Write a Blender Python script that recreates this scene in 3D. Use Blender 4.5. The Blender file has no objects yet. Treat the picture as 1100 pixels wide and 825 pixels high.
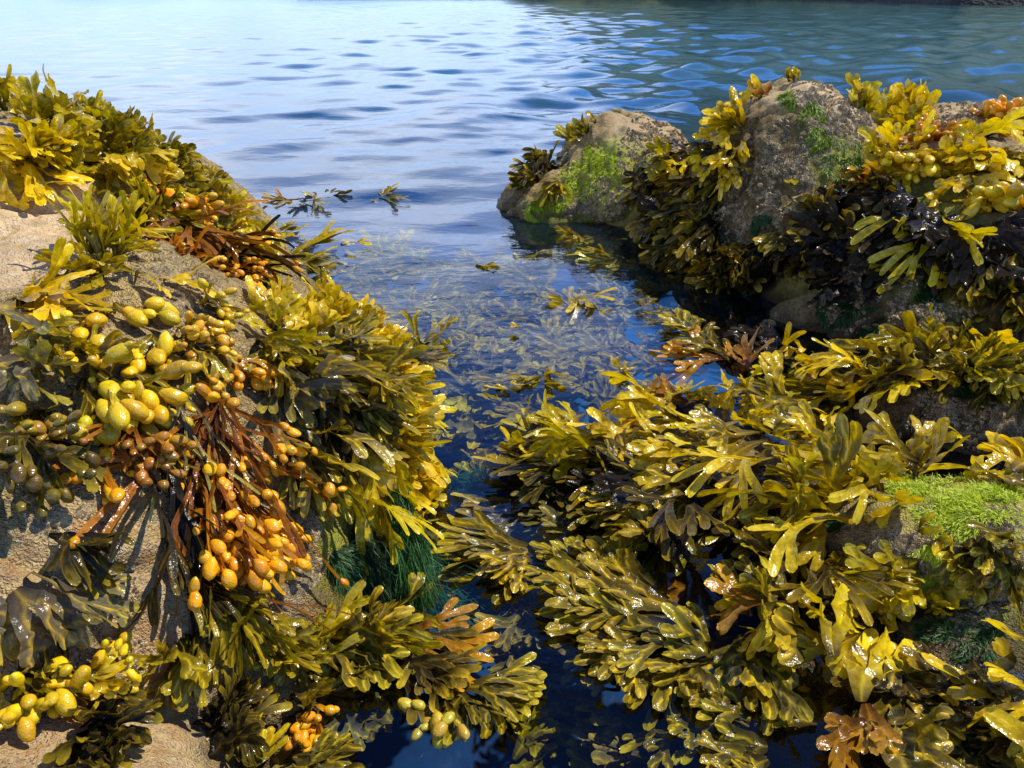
import bpy, math, random
import numpy as np
from mathutils import Vector, Matrix, noise
from mathutils.bvhtree import BVHTree

rng = random.Random(11)
scene = bpy.context.scene
col = scene.collection
R = math.radians

# ---------------------------------------------------------------- camera
CAM = Vector((0.0, 0.0, 0.5))
FPX = 831.0                      # focal length in photo pixels (photo 1100 x 825)
PITCH = math.atan(420.5 / FPX)   # looking down on the gully
FW = Vector((0, math.cos(PITCH), -math.sin(PITCH)))
UP = Vector((0, math.sin(PITCH), math.cos(PITCH)))
cd = bpy.data.cameras.new('camera')
cam = bpy.data.objects.new('camera', cd)
col.objects.link(cam)
cam.location = CAM
cam.rotation_euler = (math.pi / 2 - PITCH, 0, 0)
cd.sensor_width = 36.0
cd.lens = 36.0 * FPX / 1100.0
cd.clip_start = 0.02
cd.clip_end = 3000
scene.camera = cam


def ray(px, py):
    """direction of the line of sight that a survey mark on the photo stands for"""
    return (FW * FPX + Vector((1, 0, 0)) * (px - 550) + UP * (412.5 - py)).normalized()


def on_level(px, py, z=0.0):
    d = ray(px, py)
    return CAM + d * ((z - CAM.z) / d.z)


# ---------------------------------------------------------------- node helpers
def new_mat(name):
    m = bpy.data.materials.new(name)
    m.use_nodes = True
    nt = m.node_tree
    nt.nodes.clear()
    return m, nt, nt.nodes, nt.links


def N(nt, typ, **kw):
    n = nt.nodes.new(typ)
    for k, v in kw.items():
        if k.startswith('i_'):
            n.inputs[k[2:].replace('_', ' ')].default_value = v
        else:
            setattr(n, k, v)
    return n


def ramp(nt, fac, stops, interp='LINEAR'):
    n = nt.nodes.new('ShaderNodeValToRGB')
    n.color_ramp.interpolation = interp
    e = n.color_ramp.elements
    while len(e) < len(stops):
        e.new(0.5)
    for el, (p, c) in zip(e, stops):
        el.position = p
        el.color = c if len(c) == 4 else (*c, 1)
    nt.links.new(fac, n.inputs[0])
    return n.outputs[0]


def mixc(nt, fac, a, b, mode='MIX'):
    n = nt.nodes.new('ShaderNodeMix')
    n.data_type = 'RGBA'
    n.blend_type = mode
    for sock, v in ((n.inputs[0], fac), (n.inputs[6], a), (n.inputs[7], b)):
        if hasattr(v, 'is_linked') or hasattr(v, 'links'):
            nt.links.new(v, sock)
        elif isinstance(v, (int, float)):
            sock.default_value = v
        else:
            sock.default_value = (*v, 1)
    return n.outputs[2]


def math_n(nt, op, a, b=None, clamp=False):
    n = nt.nodes.new('ShaderNodeMath')
    n.operation = op
    n.use_clamp = clamp
    for i, v in enumerate((a, b)):
        if v is None:
            continue
        if isinstance(v, (int, float)):
            n.inputs[i].default_value = v
        else:
            nt.links.new(v, n.inputs[i])
    return n.outputs[0]


def noise_n(nt, vec, scale, detail=4, rough=0.55, dist=0.0):
    n = nt.nodes.new('ShaderNodeTexNoise')
    n.inputs['Scale'].default_value = scale
    n.inputs['Detail'].default_value = detail
    n.inputs['Roughness'].default_value = rough
    n.inputs['Distortion'].default_value = dist
    nt.links.new(vec, n.inputs['Vector'])
    return n.outputs['Fac']


# ---------------------------------------------------------------- world and sun
SUN_AZ, SUN_EL = R(70), R(56)    # clockwise from straight ahead
w = bpy.data.worlds.new("World")
scene.world = w
w.use_nodes = True
nt = w.node_tree
nt.nodes.clear()
sky = N(nt, 'ShaderNodeTexSky', sky_type='NISHITA', sun_disc=False, sun_elevation=SUN_EL, sun_rotation=SUN_AZ)
sky.air_density = 1.0
sky.dust_density = 0.6
sky.ozone_density = 2.0
tc = N(nt, 'ShaderNodeTexCoord')
sep = N(nt, 'ShaderNodeSeparateXYZ')
nt.links.new(tc.outputs['Generated'], sep.inputs[0])
zz = math_n(nt, 'ADD', math_n(nt, 'MAXIMUM', sep.outputs[2], 0.0), 0.22)
cx = math_n(nt, 'DIVIDE', sep.outputs[0], zz)
cy = math_n(nt, 'DIVIDE', sep.outputs[1], zz)
cmb = N(nt, 'ShaderNodeCombineXYZ')
nt.links.new(cx, cmb.inputs[0])
nt.links.new(cy, cmb.inputs[1])
cn = noise_n(nt, cmb.outputs[0], 0.9, 7, 0.58, 0.35)
# more cloud towards the left, less to the right and overhead
bias = math_n(nt, 'MULTIPLY', sep.outputs[0], -0.26)
bias = math_n(nt, 'ADD', bias, math_n(nt, 'MULTIPLY', math_n(nt, 'MAXIMUM', math_n(nt, 'SUBTRACT', sep.outputs[2], 0.20), 0.0), -1.1))
cn2 = math_n(nt, 'ADD', cn, bias)
mask = ramp(nt, cn2, [(0.28, (0, 0, 0)), (0.52, (1, 1, 1))])
shade = ramp(nt, noise_n(nt, cmb.outputs[0], 1.7, 5, 0.6), [(0.3, (7.5, 9.6, 13.4)), (0.7, (17, 18, 20.5))])
blue = mixc(nt, 1.0, sky.outputs[0], (0.75, 1.45, 2.75), 'MULTIPLY')
low = ramp(nt, sep.outputs[2], [(0.0, (0.40, 0.51, 0.68)), (0.17, (1, 1, 1))])
shade = mixc(nt, 1.0, shade, low, 'MULTIPLY')
skyc = mixc(nt, math_n(nt, 'MULTIPLY', mask, 0.85), blue, shade)
high = ramp(nt, sep.outputs[2], [(0.42, (1, 1, 1)), (0.74, (0.30, 0.30, 0.33))])
skyc = mixc(nt, 1.0, skyc, high, 'MULTIPLY')
bg = N(nt, 'ShaderNodeBackground')
bg.inputs['Strength'].default_value = 0.125
nt.links.new(skyc, bg.inputs['Color'])
wo = N(nt, 'ShaderNodeOutputWorld')
nt.links.new(bg.outputs[0], wo.inputs[0])

sd = bpy.data.lights.new('sun', 'SUN')
sd.energy = 5.0
sd.angle = R(0.53)
sd.color = (1.0, 0.95, 0.86)
sun = bpy.data.objects.new('sun', sd)
col.objects.link(sun)
to_sun = Vector((math.sin(SUN_AZ) * math.cos(SUN_EL), math.cos(SUN_AZ) * math.cos(SUN_EL), math.sin(SUN_EL)))
sun.rotation_euler = to_sun.to_track_quat('Z', 'Y').to_euler()

scene.view_settings.view_transform = 'Standard'
scene.view_settings.look = 'None'
scene.view_settings.exposure = 0
cy_ = scene.cycles
cy_.max_bounces = 8
cy_.diffuse_bounces = 2
cy_.glossy_bounces = 3
cy_.transmission_bounces = 4
cy_.transparent_max_bounces = 12
cy_.volume_bounces = 0
cy_.sample_clamp_indirect = 4.0
cy_.use_denoising = True
cy_.caustics_reflective = False
cy_.caustics_refractive = False


# ---------------------------------------------------------------- object helpers
def mesh_obj(name, verts, faces, mat, parent=None, attrs=None, smooth=True):
    me = bpy.data.meshes.new(name)
    me.from_pydata(verts, [], faces)
    if smooth:
        me.polygons.foreach_set('use_smooth', [True] * len(me.polygons))
    for an, data in (attrs or {}).items():
        at = me.attributes.new(an, 'FLOAT_COLOR', 'POINT')
        at.data.foreach_set('color', np.asarray(data, dtype=np.float32).ravel())
    if mat:
        me.materials.append(mat)
    o = bpy.data.objects.new(name, me)
    col.objects.link(o)
    if parent:
        o.parent = parent
    return o


def tag(o, label=None, cat=None, group=None, kind=None):
    for k, v in (('label', label), ('category', cat), ('group', group), ('kind', kind)):
        if v:
            o[k] = v
    return o


# ---------------------------------------------------------------- rock material
def rock_material():
    m, nt, nd, lk = new_mat('barnacled_rock')
    g = N(nt, 'ShaderNodeNewGeometry')
    P = g.outputs['Position']
    at = N(nt, 'ShaderNodeAttribute', attribute_name='tint')   # r: algae film, g: bare pale stone, b: rust, alpha: dark stone and painted shade
    s = N(nt, 'ShaderNodeSeparateColor')
    lk.new(at.outputs['Color'], s.inputs[0])
    big = noise_n(nt, P, 14, 5, 0.6)
    mid = noise_n(nt, P, 70, 4, 0.6)
    fine = noise_n(nt, P, 520, 3, 0.6)
    base = ramp(nt, big, [(0.3, (0.46, 0.33, 0.11)), (0.5, (0.74, 0.55, 0.21)), (0.7, (0.92, 0.72, 0.32))])
    base = mixc(nt, ramp(nt, mid, [(0.42, (0, 0, 0)), (0.62, (0.8, 0.8, 0.8))]), base, (0.27, 0.195, 0.085))
    # crust of barnacle plates and grit: voronoi cells with dark gaps
    vo = N(nt, 'ShaderNodeTexVoronoi', feature='F1')
    vo.inputs['Scale'].default_value = 420
    wob = N(nt, 'ShaderNodeVectorMath', operation='ADD')
    wn = N(nt, 'ShaderNodeTexNoise')
    wn.inputs['Scale'].default_value = 180
    wn.inputs['Detail'].default_value = 3
    lk.new(P, wn.inputs['Vector'])
    ws = N(nt, 'ShaderNodeVectorMath', operation='SCALE')
    ws.inputs['Scale'].default_value = 0.007
    lk.new(wn.outputs['Color'], ws.inputs[0])
    lk.new(P, wob.inputs[0])
    lk.new(ws.outputs[0], wob.inputs[1])
    lk.new(wob.outputs[0], vo.inputs['Vector'])
    cell = N(nt, 'ShaderNodeSeparateColor')
    lk.new(vo.outputs['Color'], cell.inputs[0])
    crust = ramp(nt, vo.outputs['Distance'], [(0.25, (1, 1, 1)), (0.62, (0.22, 0.2, 0.17))])
    base = mixc(nt, 0.5, base, crust, 'MULTIPLY')
    base = mixc(nt, math_n(nt, 'MULTIPLY', ramp(nt, cell.outputs[0], [(0.72, (0, 0, 0)), (0.8, (1, 1, 1))]), 0.55), base, (0.52, 0.45, 0.32))
    base = mixc(nt, math_n(nt, 'MULTIPLY', ramp(nt, cell.outputs[1], [(0.8, (0, 0, 0)), (0.88, (1, 1, 1))]), 0.6), base, (0.05, 0.045, 0.04))
    # bare pale granite
    pale = ramp(nt, mid, [(0.3, (0.46, 0.345, 0.20)), (0.55, (0.70, 0.54, 0.34)), (0.75, (0.82, 0.67, 0.46))])
    pale = mixc(nt, ramp(nt, noise_n(nt, P, 26, 5, 0.65), [(0.56, (0, 0, 0)), (0.66, (0.85, 0.85, 0.85))]), pale, (0.56, 0.37, 0.08))
    pale = mixc(nt, ramp(nt, noise_n(nt, P, 33, 6, 0.7, 0.6), [(0.60, (0, 0, 0)), (0.68, (0.9, 0.9, 0.9))]), pale, (0.13, 0.12, 0.125))
    pale = mixc(nt, ramp(nt, fine, [(0.56, (0, 0, 0)), (0.68, (0.7, 0.7, 0.7))]), pale, (0.16, 0.13, 0.1))
    base = mixc(nt, s.outputs[1], base, pale)
    # rust stains
    rust = math_n(nt, 'MULTIPLY', s.outputs[2], ramp(nt, noise_n(nt, P, 60, 5, 0.7), [(0.45, (0, 0, 0)), (0.62, (1, 1, 1))]))
    base = mixc(nt, math_n(nt, 'MULTIPLY', rust, 0.5), base, (0.38, 0.17, 0.05))
    base = mixc(nt, math_n(nt, 'MULTIPLY', at.outputs['Alpha'], 0.78), base, mixc(nt, 1.0, base, (0.22, 0.18, 0.115), 'MULTIPLY'))  # dark wet stone; also paints shade into the tall boulder's sunless face
    # green film of algae
    ag = math_n(nt, 'MULTIPLY', s.outputs[0], ramp(nt, noise_n(nt, P, 90, 4, 0.65), [(0.3, (0, 0, 0)), (0.55, (1, 1, 1))]))
    base = mixc(nt, ag, base, mixc(nt, fine, (0.14, 0.20, 0.010), (0.58, 0.66, 0.03)))
    base = mixc(nt, 1.0, base, (1.08, 1.0, 0.84), 'MULTIPLY')
    # wet and dark towards the waterline
    sx = N(nt, 'ShaderNodeSeparateXYZ')
    lk.new(P, sx.inputs[0])
    hz = math_n(nt, 'ADD', sx.outputs[2], math_n(nt, 'MULTIPLY', big, 0.05))
    wet = ramp(nt, hz, [(0.025, (1, 1, 1)), (0.085, (0, 0, 0))])
    base = mixc(nt, math_n(nt, 'MULTIPLY', wet, 0.72), base, mixc(nt, 1.0, base, (0.24, 0.22, 0.17), 'MULTIPLY'))
    b = N(nt, 'ShaderNodeBsdfPrincipled')
    lk.new(base, b.inputs['Base Color'])
    rough = math_n(nt, 'SUBTRACT', 0.82, math_n(nt, 'MULTIPLY', wet, 0.4))
    lk.new(rough, b.inputs['Roughness'])
    b.inputs['Specular IOR Level'].default_value = 0.35
    h = math_n(nt, 'MULTIPLY', ramp(nt, vo.outputs['Distance'], [(0.1, (1, 1, 1)), (0.6, (0, 0, 0))]), math_n(nt, 'SUBTRACT', 1.0, math_n(nt, 'MULTIPLY', s.outputs[1], 0.75)))
    h = math_n(nt, 'ADD', h, math_n(nt, 'MULTIPLY', mid, 2.4))
    h = math_n(nt, 'ADD', h, math_n(nt, 'MULTIPLY', fine, 1.1))
    bp = N(nt, 'ShaderNodeBump')
    bp.inputs['Strength'].default_value = 0.9
    bp.inputs['Distance'].default_value = 0.0034
    lk.new(h, bp.inputs['Height'])
    lk.new(bp.outputs[0], b.inputs['Normal'])
    o = N(nt, 'ShaderNodeOutputMaterial')
    lk.new(b.outputs[0], o.inputs[0])
    return m


ROCK = rock_material()
ALGAE_SPOTS = []      # (centre, radius, strength) filled in below
PALE_SPOTS = []
RUST_SPOTS = []
DARK_SPOTS = []  # dark stone; on the tall boulder, shade put into the colour


def sphere_mesh(c, r, rotz, tilt, nu=40, nv=24):
    vs, fs = [], []
    M = Matrix.Rotation(rotz, 3, 'Z') @ Matrix.Rotation(tilt, 3, 'Y')
    vs.append(Vector(c) + M @ Vector((0, 0, r[2])))
    for j in range(1, nv):
        a = math.pi * j / nv
        for i in range(nu):
            b = 2 * math.pi * i / nu
            vs.append(Vector(c) + M @ Vector((r[0] * math.sin(a) * math.cos(b), r[1] * math.sin(a) * math.sin(b), r[2] * math.cos(a))))
    vs.append(Vector(c) - M @ Vector((0, 0, r[2])))
    for i in range(nu):
        fs.append((0, 1 + i, 1 + (i + 1) % nu))
        for j in range(nv - 2):
            a, b = 1 + j * nu + i, 1 + j * nu + (i + 1) % nu
            fs.append((a, a + nu, b + nu, b))
        k = 1 + (nv - 2) * nu
        fs.append((k + (i + 1) % nu, k + i, len(vs) - 1))
    return vs, fs


def build_rock(name, lumps, label, voxel=0.007, rough=1.0, cracks=1.0, seed=0, kind=None):
    """union of ellipsoids, remeshed to one skin, then weathered by noise along the normal"""
    vs, fs = [], []
    for lp in lumps:
        c, r = lp[0], lp[1]
        v, f = sphere_mesh(c, r, R(lp[2]) if len(lp) > 2 else 0, R(lp[3]) if len(lp) > 3 else 0)
        k = len(vs)
        vs += v
        fs += [tuple(i + k for i in q) for q in f]
    me = bpy.data.meshes.new(name)
    me.from_pydata(vs, [], fs)
    o = bpy.data.objects.new(name, me)
    col.objects.link(o)
    md = o.modifiers.new('r', 'REMESH')
    md.mode = 'VOXEL'
    md.voxel_size = voxel
    sm = o.modifiers.new('s', 'SMOOTH')
    sm.iterations = 14
    sm.factor = 0.6
    dg = bpy.context.evaluated_depsgraph_get()
    me2 = bpy.data.meshes.new_from_object(o.evaluated_get(dg))
    me2.name = name
    o.modifiers.clear()
    o.data = me2
    bpy.data.meshes.remove(me)
    off = Vector((seed * 3.7, seed * 1.3, seed * 2.1))
    nrm = [v.normal.copy() for v in me2.vertices]
    cols = []
    for v, n in zip(me2.vertices, nrm):
        p = v.co.copy()
        q = p + off
        d = 0.030 * noise.fractal(q * 4.2, 1.0, 2.0, 4)
        # angular facets from cellular distance
        vd = noise.voronoi(q * 8.5)[0]
        d += 0.020 * (vd[1] - vd[0]) - 0.008
        cr = abs(noise.noise(q * 5.3 + Vector((7, 3, 1)))) 
        d -= cracks * 0.026 * max(0.0, 1 - cr / 0.09) ** 1.4
        d += 0.0070 * noise.fractal(q * 30, 0.9, 2.0, 3)
        d += 0.0034 * noise.noise(q * 105)
        v.co = p + n * d * rough
        a = 0.0
        for c, r, st in ALGAE_SPOTS:
            t = (v.co - c).length / r
            if t < 1.25:
                a = max(a, st * min(1.0, (1.25 - t) / 0.6))
        b = 0.0
        for c, r, st in PALE_SPOTS:
            t = (v.co - c).length / r + 0.25 * noise.noise(q * 22)
            if t < 1.2:
                b = max(b, st * min(1.0, (1.2 - t) / 0.45))
        e = 0.0
        for c, r, st in RUST_SPOTS:
            t = (v.co - c).length / r
            if t < 1.2:
                e = max(e, st * min(1.0, (1.2 - t) / 0.6))
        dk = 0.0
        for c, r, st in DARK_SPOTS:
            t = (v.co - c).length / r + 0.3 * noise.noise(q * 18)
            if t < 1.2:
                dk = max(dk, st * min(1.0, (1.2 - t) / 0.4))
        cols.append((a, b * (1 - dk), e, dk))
    at = me2.attributes.new('tint', 'FLOAT_COLOR', 'POINT')
    at.data.foreach_set('color', np.asarray(cols, dtype=np.float32).ravel())
    me2.polygons.foreach_set('use_smooth', [True] * len(me2.polygons))
    me2.materials.clear()
    me2.materials.append(ROCK)
    me2.update()
    tag(o, label, 'rock')
    rocks.append(o)
    return o


rocks = []
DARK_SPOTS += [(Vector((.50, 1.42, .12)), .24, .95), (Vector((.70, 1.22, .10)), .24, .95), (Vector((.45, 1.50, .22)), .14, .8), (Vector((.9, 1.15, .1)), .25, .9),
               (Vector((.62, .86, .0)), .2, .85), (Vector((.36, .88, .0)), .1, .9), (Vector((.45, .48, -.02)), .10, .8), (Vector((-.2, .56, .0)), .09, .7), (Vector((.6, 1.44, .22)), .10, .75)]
PALE_SPOTS += [(Vector((-.56, .86, .30)), .15, 1.0), (Vector((-.47, .72, .26)), .09, .9), (Vector((.66, 1.55, .33)), .11, .7),
               (Vector((.80, 1.50, .29)), .09, .7), (Vector((1.03, 1.8, .27)), .13, .7), (Vector((.36, 2.0, .20)), .13, .7), (Vector((.62, 1.60, .36)), .13, .9),
               (Vector((-.25, .38, .12)), .10, .6)]
RUST_SPOTS += [(Vector((-.25, .37, .13)), .13, 1.0), (Vector((.33, 1.95, .2)), .08, .8)]
ALGAE_SPOTS += [(Vector((.22, 1.86, .12)), .14, 1.0), (Vector((.13, 1.85, .05)), .10, .9), (Vector((.62, 1.42, .27)), .10, .75),
                (Vector((.55, 1.45, .30)), .07, .7), (Vector((.72, 1.33, .2)), .1, .5), (Vector((.48, 1.3, .1)), .09, .4),
                (Vector((.45, .63, .09)), .10, 1.0), (Vector((.40, .53, .04)), .045, .8), (Vector((.47, .46, .02)), .05, .4),
                (Vector((-.17, .60, .03)), .08, .7), (Vector((.66, .92, .08)), .07, .5), (Vector((.70, 1.2, .06)), .10, .4)]

build_rock('shore_rock', [((-.74, 1.06, .0), (.43, .48, .375)), ((-.50, .655, -.02), (.36, .46, .305)),
                          ((-.25, .50, -.06), (.10, .15, .12)), ((-.34, .20, -.05), (.22, .25, .20)), ((-.95, .6, .0), (.5, .6, .33)),
                          ((-.6, 1.36, -.05), (.25, .2, .2))],
           'large tan granite rock filling the left side, bare pinkish top, weed hanging off it', seed=1, rough=.7, cracks=.6)
build_rock('shore_boulder', [((.31, 2.10, -.02), (.22, .34, .245)), ((.13, 2.02, -.03), (.18, .2, .13))],
           'smallest rounded back boulder with bright yellow-green algae on its sunlit left face', seed=2)
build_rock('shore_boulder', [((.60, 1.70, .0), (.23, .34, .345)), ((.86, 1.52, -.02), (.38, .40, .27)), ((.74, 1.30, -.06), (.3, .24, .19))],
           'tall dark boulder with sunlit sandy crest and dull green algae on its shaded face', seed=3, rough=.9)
build_rock('shore_boulder', [((1.12, 1.92, .0), (.36, .35, .275)), ((1.5, 1.8, 0), (.4, .4, .33))],
           'pale sandy boulder top showing behind the weed at the far right edge', seed=4)
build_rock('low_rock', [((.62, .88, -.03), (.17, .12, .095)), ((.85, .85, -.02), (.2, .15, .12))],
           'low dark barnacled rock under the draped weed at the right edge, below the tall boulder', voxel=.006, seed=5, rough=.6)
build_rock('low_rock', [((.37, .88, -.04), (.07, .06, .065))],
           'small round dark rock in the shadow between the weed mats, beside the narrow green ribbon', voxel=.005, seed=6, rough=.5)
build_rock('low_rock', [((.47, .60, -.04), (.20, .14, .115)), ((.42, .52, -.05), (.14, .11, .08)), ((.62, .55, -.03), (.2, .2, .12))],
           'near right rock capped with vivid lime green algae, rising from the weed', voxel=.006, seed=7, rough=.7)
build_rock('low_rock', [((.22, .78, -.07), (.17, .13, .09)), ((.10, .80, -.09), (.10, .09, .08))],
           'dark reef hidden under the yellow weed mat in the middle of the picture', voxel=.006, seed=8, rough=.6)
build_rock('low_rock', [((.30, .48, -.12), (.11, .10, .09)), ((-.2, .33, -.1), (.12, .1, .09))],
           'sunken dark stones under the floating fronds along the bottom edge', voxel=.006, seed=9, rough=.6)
# ---------------------------------------------------------------- water, seabed, far shore
def water_height(x, y, sp):
    """sum of travelling sine trains; waves too short for the local mesh spacing are left out"""
    r = np.hypot(x, y)
    h = np.zeros_like(x)
    rr = random.Random(5)
    open_ = np.clip((y - 1.0) / 3.0, 0, 1)
    open_ = 0.10 + 0.90 * open_ * open_ * (3 - 2 * open_)
    side = np.clip(0.80 + 1.1 * x / np.maximum(r, 0.3), 0.36, 1.4)
    for k in range(54):
        lam = 0.10 * (14.0 ** (k / 53.0))
        th = R(100) + rr.gauss(0, 0.75)
        ph = rr.random() * 6.283
        slope = 0.029 * (0.75 if lam < 0.22 else 1.0) * rr.uniform(0.6, 1.3)
        if 0.25 < lam < 0.75:
            slope *= 1.35
        if lam > 0.8:
            slope *= 0.8
        a = slope * lam / 6.283
        kx, ky = math.cos(th) * 6.283 / lam, math.sin(th) * 6.283 / lam
        fade = np.clip((lam / sp - 3.0) / 3.0, 0, 1)
        near = open_ if lam > 0.3 else open_ ** 0.7
        h += a * np.sin(kx * x + ky * y + ph) * fade * near * side
    return h


def build_water():
    rad = [0.02]
    while rad[-1] < 60:
        rad.append(rad[-1] + max(0.006, rad[-1] * 0.0062))
    rad = np.array(rad + [70, 90, 130, 200, 350, 600, 1000, 1800])
    ang = np.concatenate([np.radians(np.arange(-52, 52.01, 0.22)), np.radians(np.arange(56, 308, 6.0))])
    nr, na = len(rad), len(ang)
    rg, ag = np.meshgrid(rad, ang, indexing='ij')
    x, y = rg * np.sin(ag), rg * np.cos(ag)
    sp = np.maximum(0.006, rg * 0.0062)
    wide = (ag > R(53))
    z = water_height(x, y, sp)
    z[wide] = 0
    z[-9:, :] = 0
    co = np.stack([x, y, z], -1).reshape(-1, 3)
    i = np.arange(nr - 1)[:, None] * na
    j = np.arange(na)[None, :]
    j2 = (j + 1) % na
    f = np.stack([i + j, i + j2, i + na + j2, i + na + j], -1).reshape(-1, 4)
    n = len(co)
    # close the body of water: wall and floor below the outer ring, and a centre point
    base = (nr - 1) * na
    low = np.stack([x[-1], y[-1], np.full(na, -1.2)], -1)
    co = np.concatenate([co, low, [[0, 0, 0]], [[0, 0, -1.2]]])
    c_top, c_low = n + na, n + na + 1
    jj = np.arange(na)
    jn = (jj + 1) % na
    wall = np.stack([base + jj, base + jn, n + jn, n + jj], -1)
    f = np.concatenate([f, wall])
    tri = np.concatenate([np.stack([np.full(na, c_top), jn, jj], -1), np.stack([np.full(na, c_low), n + jj, n + jn], -1)])
    me = bpy.data.meshes.new('water')
    me.vertices.add(len(co))
    me.vertices.foreach_set('co', co.astype(np.float32).ravel())
    nl = f.size + tri.size
    me.loops.add(nl)
    me.loops.foreach_set('vertex_index', np.concatenate([f.ravel(), tri.ravel()]).astype(np.int32))
    me.polygons.add(len(f) + len(tri))
    st = np.concatenate([np.arange(len(f)) * 4, f.size + np.arange(len(tri)) * 3]).astype(np.int32)
    me.polygons.foreach_set('loop_start', st)
    me.polygons.foreach_set('use_smooth', np.ones(len(st), bool))
    me.update(calc_edges=True)
    me.validate()
    m, nt, nd, lk = new_mat('sea_water')
    g = N(nt, 'ShaderNodeNewGeometry')
    sc = N(nt, 'ShaderNodeMapping')
    sc.inputs['Scale'].default_value = (0.7, 1.2, 1.0)
    lk.new(g.outputs['Position'], sc.inputs[0])
    n1 = noise_n(nt, sc.outputs[0], 16, 3, 0.5, 0.4)
    n2 = noise_n(nt, sc.outputs[0], 55, 2, 0.5, 0.2)
    hh = math_n(nt, 'ADD', n1, math_n(nt, 'MULTIPLY', n2, 0.22))
    bp = N(nt, 'ShaderNodeBump')
    bp.inputs['Strength'].default_value = 0.55
    bp.inputs['Distance'].default_value = 0.0028
    lk.new(hh, bp.inputs['Height'])
    fr = N(nt, 'ShaderNodeFresnel')
    fr.inputs['IOR'].default_value = 1.46
    lk.new(bp.outputs[0], fr.inputs['Normal'])
    tr = N(nt, 'ShaderNodeBsdfTransparent')
    tr.inputs[0].default_value = (0.90, 0.95, 0.98, 1)
    gl = N(nt, 'ShaderNodeBsdfGlossy')
    gl.inputs['Color'].default_value = (1, 1, 1, 1)
    gl.inputs['Roughness'].default_value = 0.02
    lk.new(bp.outputs[0], gl.inputs['Normal'])
    # the open water beyond the gully is deep and slightly milky: it scatters light back
    sx = N(nt, 'ShaderNodeSeparateXYZ')
    lk.new(g.outputs['Position'], sx.inputs[0])
    yr = N(nt, 'ShaderNodeMapRange')
    yr.inputs['From Min'].default_value = 1.3
    yr.inputs['From Max'].default_value = 6.0
    yr.inputs['To Max'].default_value = 0.85
    lk.new(sx.outputs[1], yr.inputs['Value'])
    df = N(nt, 'ShaderNodeBsdfDiffuse')
    df.inputs[0].default_value = (0.045, 0.12, 0.155, 1)
    body = N(nt, 'ShaderNodeMixShader')
    lk.new(yr.outputs[0], body.inputs[0])
    lk.new(tr.outputs[0], body.inputs[1])
    lk.new(df.outputs[0], body.inputs[2])
    mx = N(nt, 'ShaderNodeMixShader')
    lk.new(fr.outputs[0], mx.inputs[0])
    lk.new(body.outputs[0], mx.inputs[1])
    lk.new(gl.outputs[0], mx.inputs[2])
    va = N(nt, 'ShaderNodeVolumeAbsorption')
    va.inputs['Color'].default_value = (0.10, 0.55, 0.85, 1)
    va.inputs['Density'].default_value = 1.1
    o = N(nt, 'ShaderNodeOutputMaterial')
    lk.new(mx.outputs[0], o.inputs['Surface'])
    lk.new(va.outputs[0], o.inputs['Volume'])
    me.materials.append(m)
    ob = bpy.data.objects.new('water', me)
    col.objects.link(ob)
    tag(ob, kind='structure')
    return ob


build_water()


def seabed():
    vs, fs = [], []
    xs = [-60, -20, -6] + [-2 + 0.05 * i for i in range(81)] + [6, 20, 60]
    ys = [-30, -8, -3] + [-0.6 + 0.05 * i for i in range(91)] + [6, 12, 30, 70]
    for yy in ys:
        for xx in xs:
            z = -0.62 + 0.10 * noise.fractal(Vector((xx * 2.2, yy * 2.2, 3)), 1, 2, 4) - 0.06 * max(0, min(8, yy - 2.5))
            vs.append((xx, yy, max(-1.15, z)))
    nx = len(xs)
    for j in range(len(ys) - 1):
        for i in range(nx - 1):
            a = j * nx + i
            fs.append((a, a + 1, a + nx + 1, a + nx))
    m, nt, nd, lk = new_mat('seabed_sand')
    g = N(nt, 'ShaderNodeNewGeometry')
    c = ramp(nt, noise_n(nt, g.outputs['Position'], 9, 5, 0.6), [(0.35, (0.012, 0.022, 0.06)), (0.6, (0.03, 0.055, 0.13)), (0.75, (0.05, 0.08, 0.17))])
    sx = N(nt, 'ShaderNodeSeparateXYZ')
    lk.new(g.outputs['Position'], sx.inputs[0])
    sand = ramp(nt, noise_n(nt, g.outputs['Position'], 0.8, 5, 0.6), [(0.3, (0.10, 0.20, 0.30)), (0.6, (0.26, 0.40, 0.50)), (0.8, (0.36, 0.50, 0.50))])
    yr = N(nt, 'ShaderNodeMapRange')
    yr.inputs['From Min'].default_value = 1.1
    yr.inputs['From Max'].default_value = 2.6
    lk.new(math_n(nt, 'ADD', sx.outputs[1], math_n(nt, 'MULTIPLY', noise_n(nt, g.outputs['Position'], 2, 3, 0.6), 1.0)), yr.inputs['Value'])
    c = mixc(nt, yr.outputs[0], c, sand)
    b = N(nt, 'ShaderNodeBsdfPrincipled')
    lk.new(c, b.inputs['Base Color'])
    b.inputs['Roughness'].default_value = 0.9
    o = N(nt, 'ShaderNodeOutputMaterial')
    lk.new(b.outputs[0], o.inputs[0])
    ob = mesh_obj('seabed', vs, fs, m)
    tag(ob, kind='structure')


seabed()


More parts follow.
